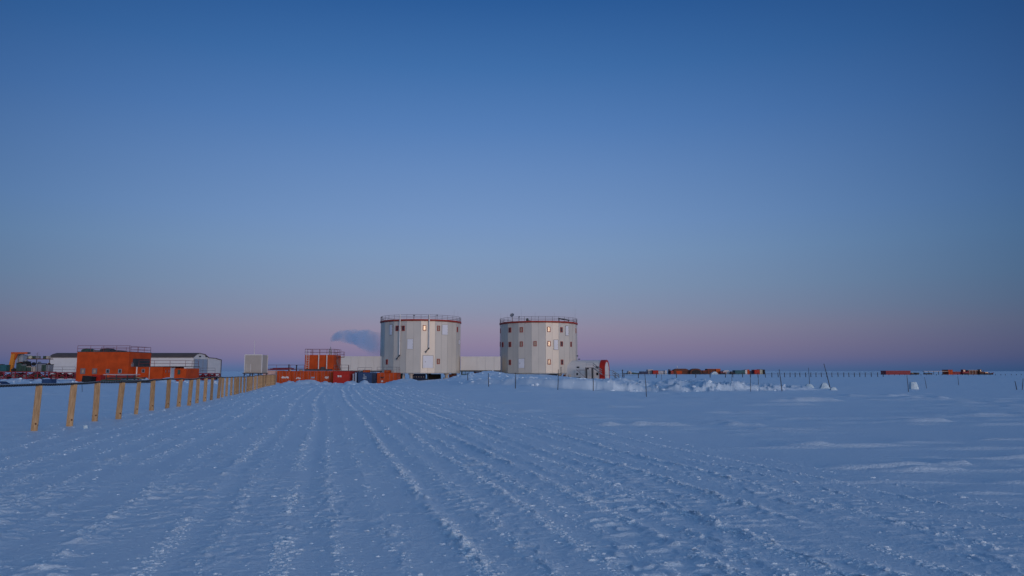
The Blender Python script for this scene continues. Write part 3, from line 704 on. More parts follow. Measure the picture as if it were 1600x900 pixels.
k = MB(); xx, zz = at(597.2, 593.8, 121); glyph(k, xx, 120.97, zz, .1, ['.#.', '###', '###', '.#.']); k.build('painted_mark', 'white', oc)
zt3 = vz(582.3, 121)
railing_thing('railing round the top of the orange two-door container', [(ux(589,121.1),121.1,zt3),(ux(620,121.1),121.1,zt3),(ux(619.5,121.1),124.6,zt3)], .95, 'rail', 1.7, .028)
orange_roll(600.5, 611, 580, 122.5, zt3, 'pale orange roll on top of the orange two-door container')
def sack(u, v, Y, z, label, m='beige', r=.28):
    x = ux(u, Y); k = MB(); v_, f_ = ico(); rb = random.Random(int(u)); k.add([(x+a*r*(.8+.4*rb.random()), Y+b*r, z+r*.8+c*r*.8) for a, b, c in v_], [tuple(t) for t in f_])
    tag(k.build('sack', m), label, 'sack')
sack(613, 579, 122, zt3, 'pale lumpy sack on the orange two-door container')
sack(561.8, 580, 122, zt2, 'grey lumpy sack at the left end of the blue container top', 'steel', .25)

# ------------------------------------------------------------------ white cabin on stilts
def stilt_cabin():
    Y = 104; x0, x1 = ux(381.5, Y, 570), ux(409.5, Y, 570); z1, z0 = vz(554, Y), vz(582.5, Y); cx = (x0+x1)/2; g = gz(cx, Y)
    root = thing('stilt_cabin', 'beige boxy cabin with white edges raised on dark stilts behind the plank posts', 'cabin', (cx, Y, g))
    k = MB(); k.box(x0+.05, x1-.05, Y+.04, Y+2.4, z0, z1-.05)
    for i in range(14): x = x0+.12+(x1-x0-.3)*i/14; k.box(x, x+.09, Y+.01, Y+.04, z0+.1, z1-.15)
    k.build('wall', 'beige', root)
    k = MB()
    for x in (x0, x1-.1): k.box(x, x+.1, Y-.005, Y+.095, z0, z1); k.box(x, x+.1, Y+2.35, Y+2.45, z0, z1)
    k.box(x0+.1, x1-.1, Y-.003, Y+.09, z1-.1, z1-.002)
    for i in range(5): x = x0+.15+(x1-x0-.7)*i/4; k.box(x, x+.4, Y-.02, Y+.1, z1, z1+.035)
    k.build('edge_trim', 'white', root)
    k = MB(); k.box(x0+.3, x0+.95, Y-.03, Y+.005, z0+.12, z0+1.25); d = k.build('door', 'beige', root); d['label'] = 'pale door at the left of the cabin front'
    k = MB()
    for x in (x0+.26, x0+.95): k.box(x, x+.05, Y-.045, Y+.008, z0+.1, z0+1.3)
    k.build('door_frame', 'white', d)
    k = MB(); k.box(x0-.08, x1+.08, Y-.3, Y+2.5, z0-.14, z0-.004); 
    xs = (x0+.05, cx-.03, x1-.12)
    for a, b in zip(xs[:-1], xs[1:]):
        k.tube((a,Y,z0-.12), ((a+b)/2,Y,z0-.5), .03, 5); k.tube(((a+b)/2,Y,z0-.5), (b,Y,z0-.12), .03, 5)
    k.build('floor_frame', 'dark', root)
    for x in xs:
        for y in (Y, Y+2.3): kk = MB(); kk.box(x-.06, x+.06, y, y+.12, gz(x, y)-.2, z0-.142); kk.build('leg', 'pole', root)
    x = ux(397.5, Y+.6, 545); k = MB(); k.tube((x,Y+.6,z1-.05), (x,Y+.6,vz(536,Y)), .045, 7, .03); k.tube((x-.12,Y+.6,vz(534.5,Y)), (x+.12,Y+.6,vz(534.5,Y)), .03, 6); k.tube((x,Y+.6,vz(536,Y)), (x,Y+.6,vz(531.5,Y)), .02, 5); k.build('antenna_mast', 'white', root)
stilt_cabin()

# ------------------------------------------------------------------ orange buildings on the left
def small_window(k_, kp, x, z, Y, w, h): pass
def window(parent, x, z, Y, w, h, frame='steel', pane='glassdark', t=.08):
    k = MB(); k.box(x-w/2-t, x-w/2, Y-.06, Y+.01, z-h/2-t, z+h/2+t); k.box(x+w/2, x+w/2+t, Y-.06, Y+.01, z-h/2-t, z+h/2+t)
    k.box(x-w/2, x+w/2, Y-.058, Y+.01, z+h/2, z+h/2+t); k.box(x-w/2, x+w/2, Y-.058, Y+.01, z-h/2-t, z-h/2); f = k.build('window', frame, parent)
    k = MB(); k.box(x-w/2, x+w/2, Y-.025, Y+.008, z-h/2, z+h/2); k.build('pane', pane, f); return f
def orange_building():
    Y = 115; x0, x1 = ux(118.5, Y), ux(200, Y); z1 = vz(550, Y); g = gz((x0+x1)/2, Y)
    root = thing('orange_building', 'tall orange-red two-storey building with four small windows behind the plank fence', 'building', ((x0+x1)/2, Y, g))
    x2 = ux(216.5, Y+3.2); yb = Y+7
    k = MB(); k.box(x0, x1, Y, yb, g-.4, z1)
    for f in (.22,.41,.61,.80): x = x0+(x1-x0)*f; k.box(x-.03, x+.03, Y-.02, Y, g, z1-.1)
    k.build('wall', 'orange', root)
    zc = vz(560, Y); za = vz(573, Y)
    k = MB(); k.prismx([(Y+.3,zc),(yb-.2,zc),(yb-.2,z1-.02),(Y+.3,z1-.02)], x1+.003, x2); k.build('overhang', 'orange', root)
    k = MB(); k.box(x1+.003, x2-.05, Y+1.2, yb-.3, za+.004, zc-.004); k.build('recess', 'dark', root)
    k = MB(); k.box(x1+.2, x2-.5, Y+.7, Y+1.19, za+.02, za+.5); k.tube((x1+.3,Y+.9,za+.55), (x2-.6,Y+.9,za+.85), .07, 6); k.build('stored_gear', 'steel', root)
    k = MB(); k.box(x0-.05, x1+.05, Y-.05, yb+.05, z1, z1+.08); k.build('roof', 'dark', root)
    k = MB(); rail_run(k, [(x0,Y,z1+.08),(x1,Y,z1+.08),(x2,Y+.35,z1),(x2,yb-.3,z1)], .95, 2.2, .03); rail_run(k, [(x0,yb-.3,z1+.08),(x2,yb-.3,z1)], .95, 2.2, .03); k.build('railing', 'redrail', root)
    for u, p in ((129.5,'glasspale'),(148,'glasspale'),(168.5,'glassdark'),(187.5,'glassdark')):
        x = ux(u, Y, 580); window(root, x, vz(580, Y), Y, .38, .5, 'steel' if u > 160 else 'rail', p, .1 if u > 160 else .2)
    return x0, x1, x2, z1, za, g, yb
ob = orange_building()
def roof_pile(label, u0, u1, v1, Y, z, m, name='covered_pile'):
    x0, x1 = ux(u0, Y, 545), ux(u1, Y, 545); zt_ = vz(v1, Y); n = 9; pr = [(x0, z)]; rb = random.Random(int(u0))
    for i in range(n+1): f = i/n; pr.append((x0+(x1-x0)*f, z+(zt_-z)*(.55+.45*math.sin(math.pi*f))*(.85+.15*rb.random())))
    pr.append((x1, z)); pr = [pr[0]]+pr[1:-1]+[pr[-1]]
    k = MB(); k.prismy(pr[::-1], Y, Y+1.8); tag(k.build(name, m), label, 'pile')
zr_ = ob[3]+.085
roof_pile('dark green covered pile at the left on the tall orange building roof', 127, 140, 544, 117, zr_, 'green')
roof_pile('dark domed pile at the middle of the tall orange building roof', 156, 172, 543.2, 117, zr_, 'dark')
roof_pile('low dark pile toward the right of the tall orange building roof', 174, 190, 547.2, 117, zr_, 'dark')
roof_pile('long low dark bundle between the two roof piles on the tall orange building', 141, 156, 546.4, 118, zr_, 'rail')
def low_building():
    Y = 117; x0, x1 = ux(200.8, Y), ux(290, Y); z1 = vz(573.3, Y); g = gz((x0+x1)/2, Y); yb = Y+5
    root = thing('low_orange_building', 'low orange-red building with a pale blue door right of the tall orange one', 'building', ((x0+x1)/2, Y, g))
    k = MB(); xd = ux(268, Y); xf = ux(254, Y)
    x1b = ux(290, Y+.5); k.box(x0, xf, Y, yb, g-.4, z1); k.box(xf, xd-.3, Y+.3, yb, g-.4, z1-.003); k.box(xd+.35, x1, Y+.2, yb, g-.4, z1-.25)
    for u in (217, 234, 247): x = ux(u, Y); k.box(x-.03, x+.03, Y-.02, Y, g, z1-.1)
    k.build('wall', 'orange', root)
    k = MB(); k.box(xd-.3, xd+.35, Y+.35, Y+.5, g-.3, z1-.15); d = k.build('door', 'door', root); d['label'] = 'pale blue-grey door'
    k = MB(); k.box(xd-.34, xd-.26, Y+.28, Y+.36, g, z1-.1); k.box(xd+.3, xd+.38, Y+.28, Y+.36, g, z1-.1); k.build('door_frame', 'greywhite', d)
    k = MB(); k.box(x0-.02, x1+.1, Y-.08, yb, z1+.003, z1+.1); k.build('roof', 'dark', root)
    k = MB(); rail_run(k, [(ux(216,Y),Y,z1+.1),(ux(289,Y),Y,z1+.1),(ux(289,Y),yb-.2,z1+.1)], .95, 2.4, .03, (1,.5)); k.build('railing', 'redrail', root)
    window(root, ux(224, Y, 580), vz(579.5, Y), Y, .36, .45, 'steel', 'glassdark')
    window(root, ux(202.8, Y, 580), vz(579.5, Y), Y, .3, .45, 'steel', 'glassdark')
    for u in (257.5, 262.5): window(root, ux(u, Y), vz(580, Y), Y+.3, .1, .45, 'darkred', 'glasspale', .05)
    for u, w in ((213.5,.11),(233.5,.06)): x = ux(u, Y-.1, 580); k = MB(); k.tube((x,Y-.1,g), (x,Y-.1,z1), w, 8); k.build('downpipe', 'white' if w > .1 else 'beige', root)
    x = ux(208.7, Y); z = vz(578.5, Y); k = MB(); k.tube((x,Y-.12,z), (x,Y-.01,z), .07, 10); k.build('wall_lamp', 'white', root)
    x = ux(278.8, Y); k = MB(); k.box(x-.2, x+.2, Y+.1, Y+.19, vz(585, Y), vz(578, Y)); k.build('sign_board', 'green', root)
low_building()
def box_crate(label, u0, u1, v0, v1, Y, m, tilt=0, name='supply_crate', dep=1.2, m2=None):
    x0, x1 = ux(u0, Y), ux(u1, Y); z1, z0 = vz(v0, Y), vz(v1, Y); cx, cz = (x0+x1)/2, (z0+z1)/2; hw, hh = (x1-x0)/2, (z1-z0)/2
    root = thing(name, label, 'crate', (cx, Y, z0)); c, s_ = math.cos(tilt), math.sin(tilt); ax, az = (c,0,s_), (-s_,0,c); ctr = Vector((cx,Y+dep/2,cz))
    k = MB(); k.obox(ctr, ax, (0,1,0), az, hw, dep/2, hh); k.build('body', m, root)
    k = MB(); k.obox(ctr+Vector(az)*(hh+.03), ax, (0,1,0), az, hw+.04, dep/2+.04, .03); k.build('lid', m2 or m, root)
    k = MB()
    for f in (-.7, .7): k.obox(ctr+Vector(ax)*hw*f+Vector((0,-dep/2-.012,0)), ax, (0,1,0), az, .04, .01, hh-.02)
    k.build('batten', m2 or m, root)
box_crate('black crate tilted on a snow lump before the tall orange building', 128.5, 143, 588.5, 597.5, 103, 'black', R(-6))
box_crate('bright red crate at the foot of the tall orange building', 144, 157.5, 586.5, 598, 104.5, 'brightred')
box_crate('blue crate alone on the snow left of the orange building', 66, 80.5, 593, 599.3, 99, 'blue')
def stack_rack():
    Y = 102; root = thing('material_stack', 'long stack of dark boards and pipes with a pale top before the orange buildings', 'stack', (ux(195,Y), Y, gz(ux(195,Y), Y)))
    rb = random.Random(3)
    def lay(name, u0, u1, v0, v1, m, y0=0):
        x0, x1 = ux(u0, Y), ux(u1, Y); k = MB(); z1, z0 = vz(v0, Y), vz(v1, Y); n = 3
        for i in range(n): a = z0+(z1-z0)*i/n; k.box(x0+rb.uniform(0,.25), x1-rb.uniform(0,.25), Y+y0-rb.uniform(0,.08), Y+1.4, a, a+(z1-z0)/n-.012)
        k.build(name, m, root)
    lay('pale_sheet', 161.5, 213, 584.6, 585.9, 'greywhite', -.15); lay('red_beam', 170, 211, 587, 589.2, 'darkred')
    lay('dark_board', 166, 222, 589.6, 592.4, 'dark', -.1); lay('dark_board', 158, 215, 593, 595.5, 'green', -.2); lay('grey_beam', 178, 208, 586, 586.9, 'steel', -.1)
    for u in (168, 184, 201, 212):
        k = MB(); x = ux(u, Y); k.box(x-.06, x+.06, Y-.35, Y-.25, gz(x, Y)-.1, vz(585.9, Y)); k.build('post', 'dark', root)
    k = MB(); k.tube((ux(214,Y),Y-.3,vz(589,Y)), (ux(227,Y),Y-.5,vz(592,Y)), .06, 6); k.build('pole_end', 'wood', root)
    k = MB(); k.box(ux(156,Y), ux(230,Y), Y-.3, Y+1.5, gz(ux(195,Y), Y)-.1, vz(596, Y)); k.build('base_pallet', 'dark', root)
stack_rack()
# ------------------------------------------------------------------ long white hangar
def hangar():
    Y = 150; x0, x1 = ux(76, Y, 570), ux(301.5, Y, 570); g = -.2; ze = vz(558.3, Y); zr0 = vz(552, 152.7)
    root = thing('white_hangar', 'long white hangar with a dark roof behind the orange buildings', 'hangar', ((x0+x1)/2, Y, g))
    k = MB(); prof = [(Y,g),(157.4,g),(157.4,vz(559,157.4)),(155.4,zr0-.25),(152.7,zr0-.06),(151.2,zr0-.35),(Y,ze)]
    k.prismx(prof, x0, x1)
    k.build('wall', 'white', root)
    k = MB(); e = .1; a = [(Y-.12,ze-.08),(Y-.1,ze+.08),(151.2,zr0-.23),(152.7,zr0+.08),(155.4,zr0-.1),(157.4,vz(559,157.4)+.12),(157.4,vz(559,157.4)+.01),(155.4,zr0-.24),(152.7,zr0-.05),(151.2,zr0-.34)]
    k.prismx(a, x0-.15, x1+.15); k.build('roof', 'roof', root)
    k = MB(); k.box(x1+.003, x1+.08, 150.4, 157, g, vz(561, 152)); d = k.build('sliding_door', 'door', root); d['label'] = 'blue-grey sliding doors on the gable end'
    k = MB()
    for y in (150.4, 152.4, 154.6, 156.9): k.box(x1+.081, x1+.14, y-.06, y+.06, g, vz(561,152)+.02)
    k.build('door_rib', 'steel', d)
    k = MB()
    for y in (152.8, 156.0): z = vz(556.5, y)-.05; k.box(x1+.01, x1+.35, y-.12, y+.12, z-.12, z+.12)
    k.build('flood_lamp', 'black', root)
    k = MB(); k.prismx([(157.45,g),(164.3,g),(164.3,vz(563,164.3)),(161,vz(560.3,161)),(157.45,vz(559.3,157.45))], x1-8, x1+.02); k.build('side_annex', 'white', root)
    k = MB(); k.prismx([(157.45,vz(559.3,157.45)+.01),(161,vz(560.3,161)+.01),(164.5,vz(563,164.3)+.01),(164.5,vz(563,164.3)+.14),(161,vz(560.3,161)+.14),(157.45,vz(559.3,157.45)+.13)], x1-8, x1+.15); k.build('annex_roof', 'roof', root)
    k = MB(); k.box(x1-.05, x1+.12, 164.32, 164.5, g, vz(563,164.3)); k.build('corner_post', 'dark', root)
hangar()
# red lattice staging with railings
def truss(label, u0, u1, v0, v1, Y, m='darkred', bay=1.6, railing=None, clutter=True, name='steel_staging', seed=1):
    x0, x1 = ux(u0, Y), ux(u1, Y); z1, z0 = vz(v0, Y), vz(v1, Y); cx = (x0+x1)/2; root = thing(name, label, 'staging', (cx, Y, z0)); n = max(2, round((x1-x0)/bay)); rb = random.Random(seed)
    k = MB(); k.box(x0, x1, Y, Y+2.2, z1-.14, z1); k.build('deck', m, root)
    k = MB()
    for dy in (0, 2.0):
        for i in range(n+1):
            x = x0+(x1-x0)*i/n; k.box(x-.07, x+.07, Y+dy, Y+dy+.14, z0-.1, z1-.142)
            if i < n:
                xb = x0+(x1-x0)*(i+1)/n; k.tube((x,Y+dy+.07,z0+.1), (xb,Y+dy+.07,z1-.2), .075, 5); k.tube((xb,Y+dy+.07,z0+.1), (x,Y+dy+.07,z1-.2), .075, 5)
    k.box(x0, x1, Y+.02, Y+.12, z0, z0+.1)
    k.build('lattice', m, root)
    if clutter:
        for i in range(n):
            for q in (0, .42):
                k = MB(); x = x0+(x1-x0)*(i+.1+q)/n; w = bay*rb.uniform(.25,.40); zt_ = z0+(z1-z0)*rb.uniform(.35,.85); k.box(x, x+w, Y+.6, Y+1.6, z0, zt_)
                if rb.random() < .5: k.tube((x+w*.5,Y+.7,zt_-.05), (x+w*.5,Y+1.5,zt_-.05), w*.45, 10)
                k.build('stored_gear', rb.choice(('dark','green','darkred','brown','black','dark','steel')), root)
    if railing:
        k = MB(); rail_run(k, [(x0+.05,Y+.05,z1),(x1-.05,Y+.05,z1)], railing, 2.2, .028, (1,.5)); k.build('railing', 'rail', root)
    return x0, x1, z0, z1
truss('dark red lattice staging piled with gear at the far left', 0-12, 76, 580.6, 592.5, 128, 'darkred', 1.9, None, True, seed=2)
truss('dark red lattice staging with a thin railing under the left end of the white hangar', 76.5, 117, 581.5, 591.5, 128.5, 'darkred', 1.6, .95, True, seed=5)
truss('dark red lattice staging with a railing before the hangar doors', 290.5, 336, 583, 593.5, 128, 'darkred', 1.1, .9, True, seed=8)
# gear standing on the far-left staging
YS = 129; ZS = vz(580.6, 128)
def gantry():
    Y = 130; x0, x1 = ux(16.5, Y, 565), ux(22.5, Y, 565); z1 = vz(550.2, Y)
    root = thing('gantry_crane', 'orange-yellow crane arm standing over the gear at the far left', 'crane', (x0, Y, ZS))
    k = MB(); k.add([(ux(11,Y),Y,ZS),(ux(17.5,Y),Y,ZS),(ux(20.5,Y),Y,vz(553,Y)),(x0,Y,vz(553,Y)),(ux(11,Y),Y+.5,ZS),(ux(17.5,Y),Y+.5,ZS),(ux(20.5,Y),Y+.5,vz(553,Y)),(x0,Y+.5,vz(553,Y))],
          [(0,1,2,3),(7,6,5,4),(0,4,5,1),(1,5,6,2),(2,6,7,3),(3,7,4,0)]); k.build('column', 'yellow', root)
    k = MB(); k.box(x0-.05, ux(40,Y), Y-.02, Y+.45, vz(553,Y)+.003, z1); k.build('boom', 'orange2', root)
    k = MB(); k.add([(ux(20.7,Y),Y+.05,vz(562,Y)),(ux(24,Y),Y+.05,vz(553,Y)),(ux(20.7,Y),Y+.05,vz(553,Y)),(ux(20.7,Y),Y+.4,vz(562,Y)),(ux(24,Y),Y+.4,vz(553,Y)),(ux(20.7,Y),Y+.4,vz(553,Y))],[(0,1,2),(5,4,3),(0,3,4,1),(1,4,5,2),(2,5,3,0)]); k.build('gusset', 'orange2', root)
    k = MB(); x = ux(41.5,Y); k.box(x-.25, x+.15, Y, Y+.4, z1-.3, z1-.03); k.tube((ux(27,Y),Y+.2,vz(553,Y)), (ux(27,Y),Y+.2,vz(555,Y)), .12, 8); k.build('hoist', 'dark', root)
gantry()
def std_box(label, u0, u1, v0, v1, Y, m, name='supply_crate', cat='crate', dep=1.2):
    return under(name, label, cat, u0, u1, v0, v1, Y, m, dep=dep)
def on_deck(label, u0, u1, v0, v1, Y, m, name='supply_crate', cat='crate', lidm=None):
    x0, x1 = ux(u0, Y), ux(u1, Y); z1, z0 = vz(v0, Y), max(vz(v1, Y), ZS+.003) if v1 > 578 else vz(v1, Y)
    root = thing(name, label, cat, ((x0+x1)/2, Y, z0)); k = MB(); k.box(x0, x1, Y, Y+1.2, z0, z1-.12); k.build('body', m, root)
    k = MB(); k.box(x0-.05, x1+.05, Y-.05, Y+1.25, z1-.117, z1); k.build('lid', lidm or m, root)
    rb = random.Random(label)
    for q in range(2):
        a = x0+(x1-x0)*rb.uniform(.05,.5); b = a+(x1-x0)*rb.uniform(.15,.4); hh = rb.uniform(.08,.28); k = MB()
        k.add([(a,Y+.1,z1),(b,Y+.1,z1),(b,Y+.8,z1),(a,Y+.8,z1),(a+.08,Y+.15,z1+hh),(b-.04,Y+.2,z1+hh*rb.uniform(.5,1)),(b-.08,Y+.7,z1+hh),(a+.04,Y+.75,z1+hh*.8)],[(0,3,2,1),(4,5,6,7),(0,1,5,4),(1,2,6,5),(2,3,7,6),(3,0,4,7)]); k.build('load', rb.choice(('dark','steel','brown','black')), root)
    k = MB(); k.box(x0+(x1-x0)*.3, x0+(x1-x0)*.3+.07, Y-.03, Y-.003, z0, z1-.12); k.build('strap', 'dark', root)
on_deck('pale blue-grey cabinet hung beside the crane arm at far left', 24.3, 33.8, 554, 567, 131, 'door', 'cabinet', 'cabinet')
on_deck('dark blue low crate at the very left edge on the staging', -6, 9, 570, 581, 129, 'teal')
on_deck('black-topped green crate under the cabinet at far left', 24.2, 32, 566.8, 581, 129.2, 'green', lidm='black')
on_deck('black upright box right of the green crate on the far-left staging', 34.6, 39.8, 564.6, 569.6, 129.4, 'black')
on_deck('grey-green crate below the black upright box on the far-left staging', 32.5, 40, 569.8, 581, 129.2, 'green', lidm='steel')
on_deck('olive crate below the two black wheels on the far-left staging', 41, 47.6, 572.6, 581, 129.2, 'green', lidm='beige')
on_deck('beige crate at the middle of the far-left staging', 48.2, 54, 573.5, 581, 129.2, 'beige')
on_deck('dark blue-topped grey crate on the far-left staging', 54.8, 64, 567.5, 581, 129.3, 'steel', lidm='navy')
on_deck('dull green crate next to the white hangar wall', 64.6, 70.6, 569, 581, 129.3, 'green', lidm='steel')
on_deck('grey crate with a black lid touching the white hangar wall', 71, 76, 569, 581, 129.3, 'steel', lidm='black')
on_deck('low black crate behind the foot of the crane arm', 16.8, 23.6, 576.5, 581, 129.1, 'black')
def wheel(u, label):
    Y = 129.3; x, z = at(u, 568.8, Y); k = MB(); k.tube((x,Y,z), (x,Y+.35,z), .33, 16); k.tube((x,Y-.02,z), (x,Y,z), .14, 10); o = k.build('spare_wheel', 'black'); tag(o, label, 'wheel', None)
wheel(44.3, 'black spare wheel on the olive crate at the far left'); wheel(51.8, 'black spare wheel on the beige crate at the far left')
def shelf():
    Y = 132; x0, x1 = ux(33.5,Y), ux(76,Y); z = vz(560.3,Y); root = thing('storage_shelf', 'long raised brown shelf with gear on it left of the white hangar', 'shelf', ((x0+x1)/2,Y,ZS))
    k = MB(); k.box(x0, x1, Y, Y+1, z-.14, z); k.build('board', 'brown', root)
    for x in (x0+.1, (x0+x1)/2, x1-.1): k = MB(); k.box(x-.05, x+.05, Y+.1, Y+.2, ZS-1.2, z-.142); k.build('post', 'pole', root)
    return z
zsf = shelf()
def tank(u, vt, m, label, r=.42):
    Y = 132.4; x = ux(u, Y); z = zsf+.003; k = MB(); k.tube((x,Y,z), (x,Y,z+.45), r, 14); k.tube((x,Y,z+.45), (x,Y,z+.62), r, 14, r*.4); tag(k.build('tank', m), label, 'tank')
tank(45.3, 556, 'paleyellow', 'pale yellow tank on the raised shelf left of the hangar', .38)
for u, m, lb in ((38,'navy','dark blue bin at the left end of the raised shelf'),(51,'green','dull green bin right of the pale yellow tank'),(56,'steel','grey bin at the middle of the raised shelf'),(67.5,'green','small green bin toward the right of the raised shelf'),(71.5,'beige','small beige bin at the right end of the raised shelf')):
    Y = 132.2; x = ux(u, Y); k = MB(); k.box(x-.28, x+.28, Y, Y+.6, zsf+.003, zsf+.42); k.box(x-.31, x+.31, Y-.03, Y+.63, zsf+.42, zsf+.48); tag(k.build('storage_bin', m), lb, 'bin')
def rough_mast():
    Y = 133; x, z = at(58.5, 551, Y); k = MB(); k.tube((x,Y,ZS-.5), (x,Y,z), .03, 6)
    for i, a in enumerate((-.35,.3,-.2,.22)): k.tube((x,Y,z-.9+.22*i), (x+a*1.4,Y,z-.5+.2*i), .018, 5)
    tag(k.build('antenna', 'rail'), 'thin branching antenna rising behind the raised shelf', 'antenna')
rough_mast()
def machine_pair():
    # blue and white vehicle nose at the far left edge
    Y = 92; x0, x1 = ux(-14, Y), ux(6, Y); g = gz(x1, Y); root = thing('snow_machine', 'blue and white nose of a machine cut by the left edge', 'machine', (x0, Y, g))
    k = MB(); z = vz(596, Y); k.prismy([(x0,g),(x1+.15,g),(x1,z-.25),(x1-.5,z),(x0,z)][::-1], Y, Y+1.2); k.build('body', 'navy', root)
    k = MB(); k.box(x1-.75, x1-.3, Y-.03, Y, g+.05, z-.25); k.build('panel', 'greywhite', root)
machine_pair()

# ------------------------------------------------------------------ barrel tent at the right tower
def barrel_tent():
    Y0, Y1 = 159.5, 164.5
    xR = ux(948.3, 162)-1.2*math.cos(R(20)); xL = xR-8.2; g = -.1
    root = thing('barrel_tent', 'grey barrel-roofed shelter with an orange-red hoop at its right end', 'shelter', (xR, 162, g))
    rad = (Y1-Y0)/2; yc = (Y0+Y1)/2; ztop = vz(562.8, 161); zs = ztop-2.1
    prof = [(Y0,g),(Y1,g)]+[(yc+rad*math.cos(a), zs+2.1*math.sin(a)) for a in [math.pi*i/16 for i in range(17)]]
    k = MB(); k.prismx(prof, xL, xR); k.build('skin', 'white', root)
    k = MB(); x2 = xR+1.2
    def hoop(r, dz): return [(Y0-r,g),(Y1+r,g)]+[(yc+(rad+r)*math.cos(a), zs+(2.1+dz)*math.sin(a)) for a in [math.pi*i/16 for i in range(17)]]
    po, pi_ = hoop(.12,.1), hoop(-.35,-.35); n = len(po)
    vs = [(xR+.003,y,z) for y, z in po]+[(x2,y,z) for y, z in po]+[(x2,y,z) for y, z in pi_]+[(xR+.003,y,z) for y, z in pi_]
    k.add(vs, [(j*n+i, j*n+(i+1)%n, ((j+1)%4)*n+(i+1)%n, ((j+1)%4)*n+i) for j in range(4) for i in range(n)]); k.build('hoop', 'brightred', root)
    k = MB(); k.prismx(hoop(-.355,-.355), xR+.3, x2-.06); k.build('end_wall', 'white', root)
    def onside(u, v, w, h, m, nm):
        x = xR+(u-941)*160/1107/math.cos(R(20)); z = vz(v, 160); k = MB(); k.box(x-w/2, x+w/2, Y0-.06, Y0+.02, z-h/2, z+h/2); return k.build(nm, m, root)
    onside(908.8, 573.8, .6, .3, 'black', 'window'); onside(923.5, 575.6, .5, .4, 'black', 'window'); onside(937.8, 574, .65, .45, 'black', 'window'); onside(937.8, 584.3, .5, .6, 'black', 'window'); onside(907.5, 584.6, .4, .5, 'dark', 'window')
    for u in (903, 912, 919, 926, 934): k = MB(); x = xR+(u-942)*.15; k.box(x-.02, x+.02, Y0-.025, Y0, g, zs); k.build('skin_rib', 'seam', root)
    root.rotation_euler = (0, 0, R(-20))
barrel_tent()
def tent_stairs():
    Y = 156.5; zp = vz(574, Y); xa, xb, xc = ux(901, Y), ux(916, Y), ux(927, Y); root = thing('platform_stairs', 'grey platform with railings and stairs going down before the barrel shelter', 'stairs', (xb, Y, 0))
    k = MB(); k.box(xb-.1, xc, Y, Y+1.3, zp-.15, zp-.003); k.box(xa, xb-.1, Y, Y+1.3, vz(577.8, Y)-.12, vz(577.8, Y)); k.build('platform', 'rail', root)
    for x, y in ((xb+.1,Y),(xc-.1,Y),(xb+.1,Y+1.15),(xc-.1,Y+1.15)): k = MB(); k.box(x-.15, x+.15, y, y+.2, -.1, zp-.152); k.build('leg', 'dark', root)
    k = MB(); rail_run(k, [(xb,Y,zp),(xc,Y,zp)], 1.0, 1.2, .035, (1,.55)); k.build('railing', 'steel', root)
    xe = ux(941, Y); ze = vz(585, Y); k = MB()
    for dy in (0, .9):
        k.tube((xc,Y+dy,zp-.05), (xe,Y+dy,ze), .12, 6); k.tube((xc,Y+dy,zp+.95), (xe,Y+dy,ze+.95), .05, 6); k.tube((xc,Y+dy,zp+.5), (xe,Y+dy,ze+.5), .04, 6)
    for i in range(9): f = (i+.5)/9; x = xc+(xe-xc)*f; z = zp+(ze-zp)*f; k.box(x-.13, x+.13, Y, Y+.9, z-.03, z+.02)
    k.build('flight', 'steel', root)
    k = MB(); k.tube((xa,Y+.1,vz(577.8,Y)), (xb,Y+.1,vz(591,Y)), .05, 6); k.build('brace', 'rail', root)
    # lower steps at the tent door
    Y = 157.2; x0, x1, x2 = ux(952, Y), ux(957.5, Y), ux(967, Y); z1 = vz(585.8, Y); z2 = 0
    root = thing('door_stairs', 'small metal steps with handrails at the right end of the barrel shelter', 'stairs', (x1, Y, 0))
    k = MB(); k.box(x0-1.2, x1, Y, Y+1, z1-.1, z1); k.build('landing', 'rail', root)
    k = MB(); rail_run(k, [(x0,Y,z1),(x1,Y,z1)], .95, .7, .035); 
    for dy in (0, .9):
        for h in (0,.5,.95): k.tube((x1,Y+dy,z1+h), (x2,Y+dy,z2+h), .05, 6)
        k.tube((x2,Y+dy,z2-.1), (x2,Y+dy,z2+.95), .035, 6)
    k.build('handrail', 'steel', root)
    k = MB()
    for i in range(6): f = (i+.5)/6; x = x1+(x2-x1)*f; z = z1+(z2-z1)*f; k.box(x-.13, x+.13, Y, Y+.9, z-.03, z+.02)
    k.build('step', 'rail', root)
tent_stairs()
def camera_arm(u, v, label):
    Y = 166; x, z = at(u, v, Y); root = thing('wall_fitting', label, 'fitting', (x, Y, z)); k = MB(); xw = tx_+9.15; k.tube((min(xw,x-.3),Y,z), (x,Y,z), .04, 6); k.build('arm', 'greywhite', root); k = MB(); k.box(x-.12, x+.25, Y-.15, Y+.15, z-.1, z+.12); k.build('head', 'black', root)
camera_arm(901.8, 556.2, 'upper dark fitting sticking out of the right side of the right tower')
camera_arm(904.5, 561.3, 'lower dark fitting sticking out of the right side of the right tower')
camera_arm(905.5, 565.5, 'dark bracket just above the barrel shelter at the right tower')

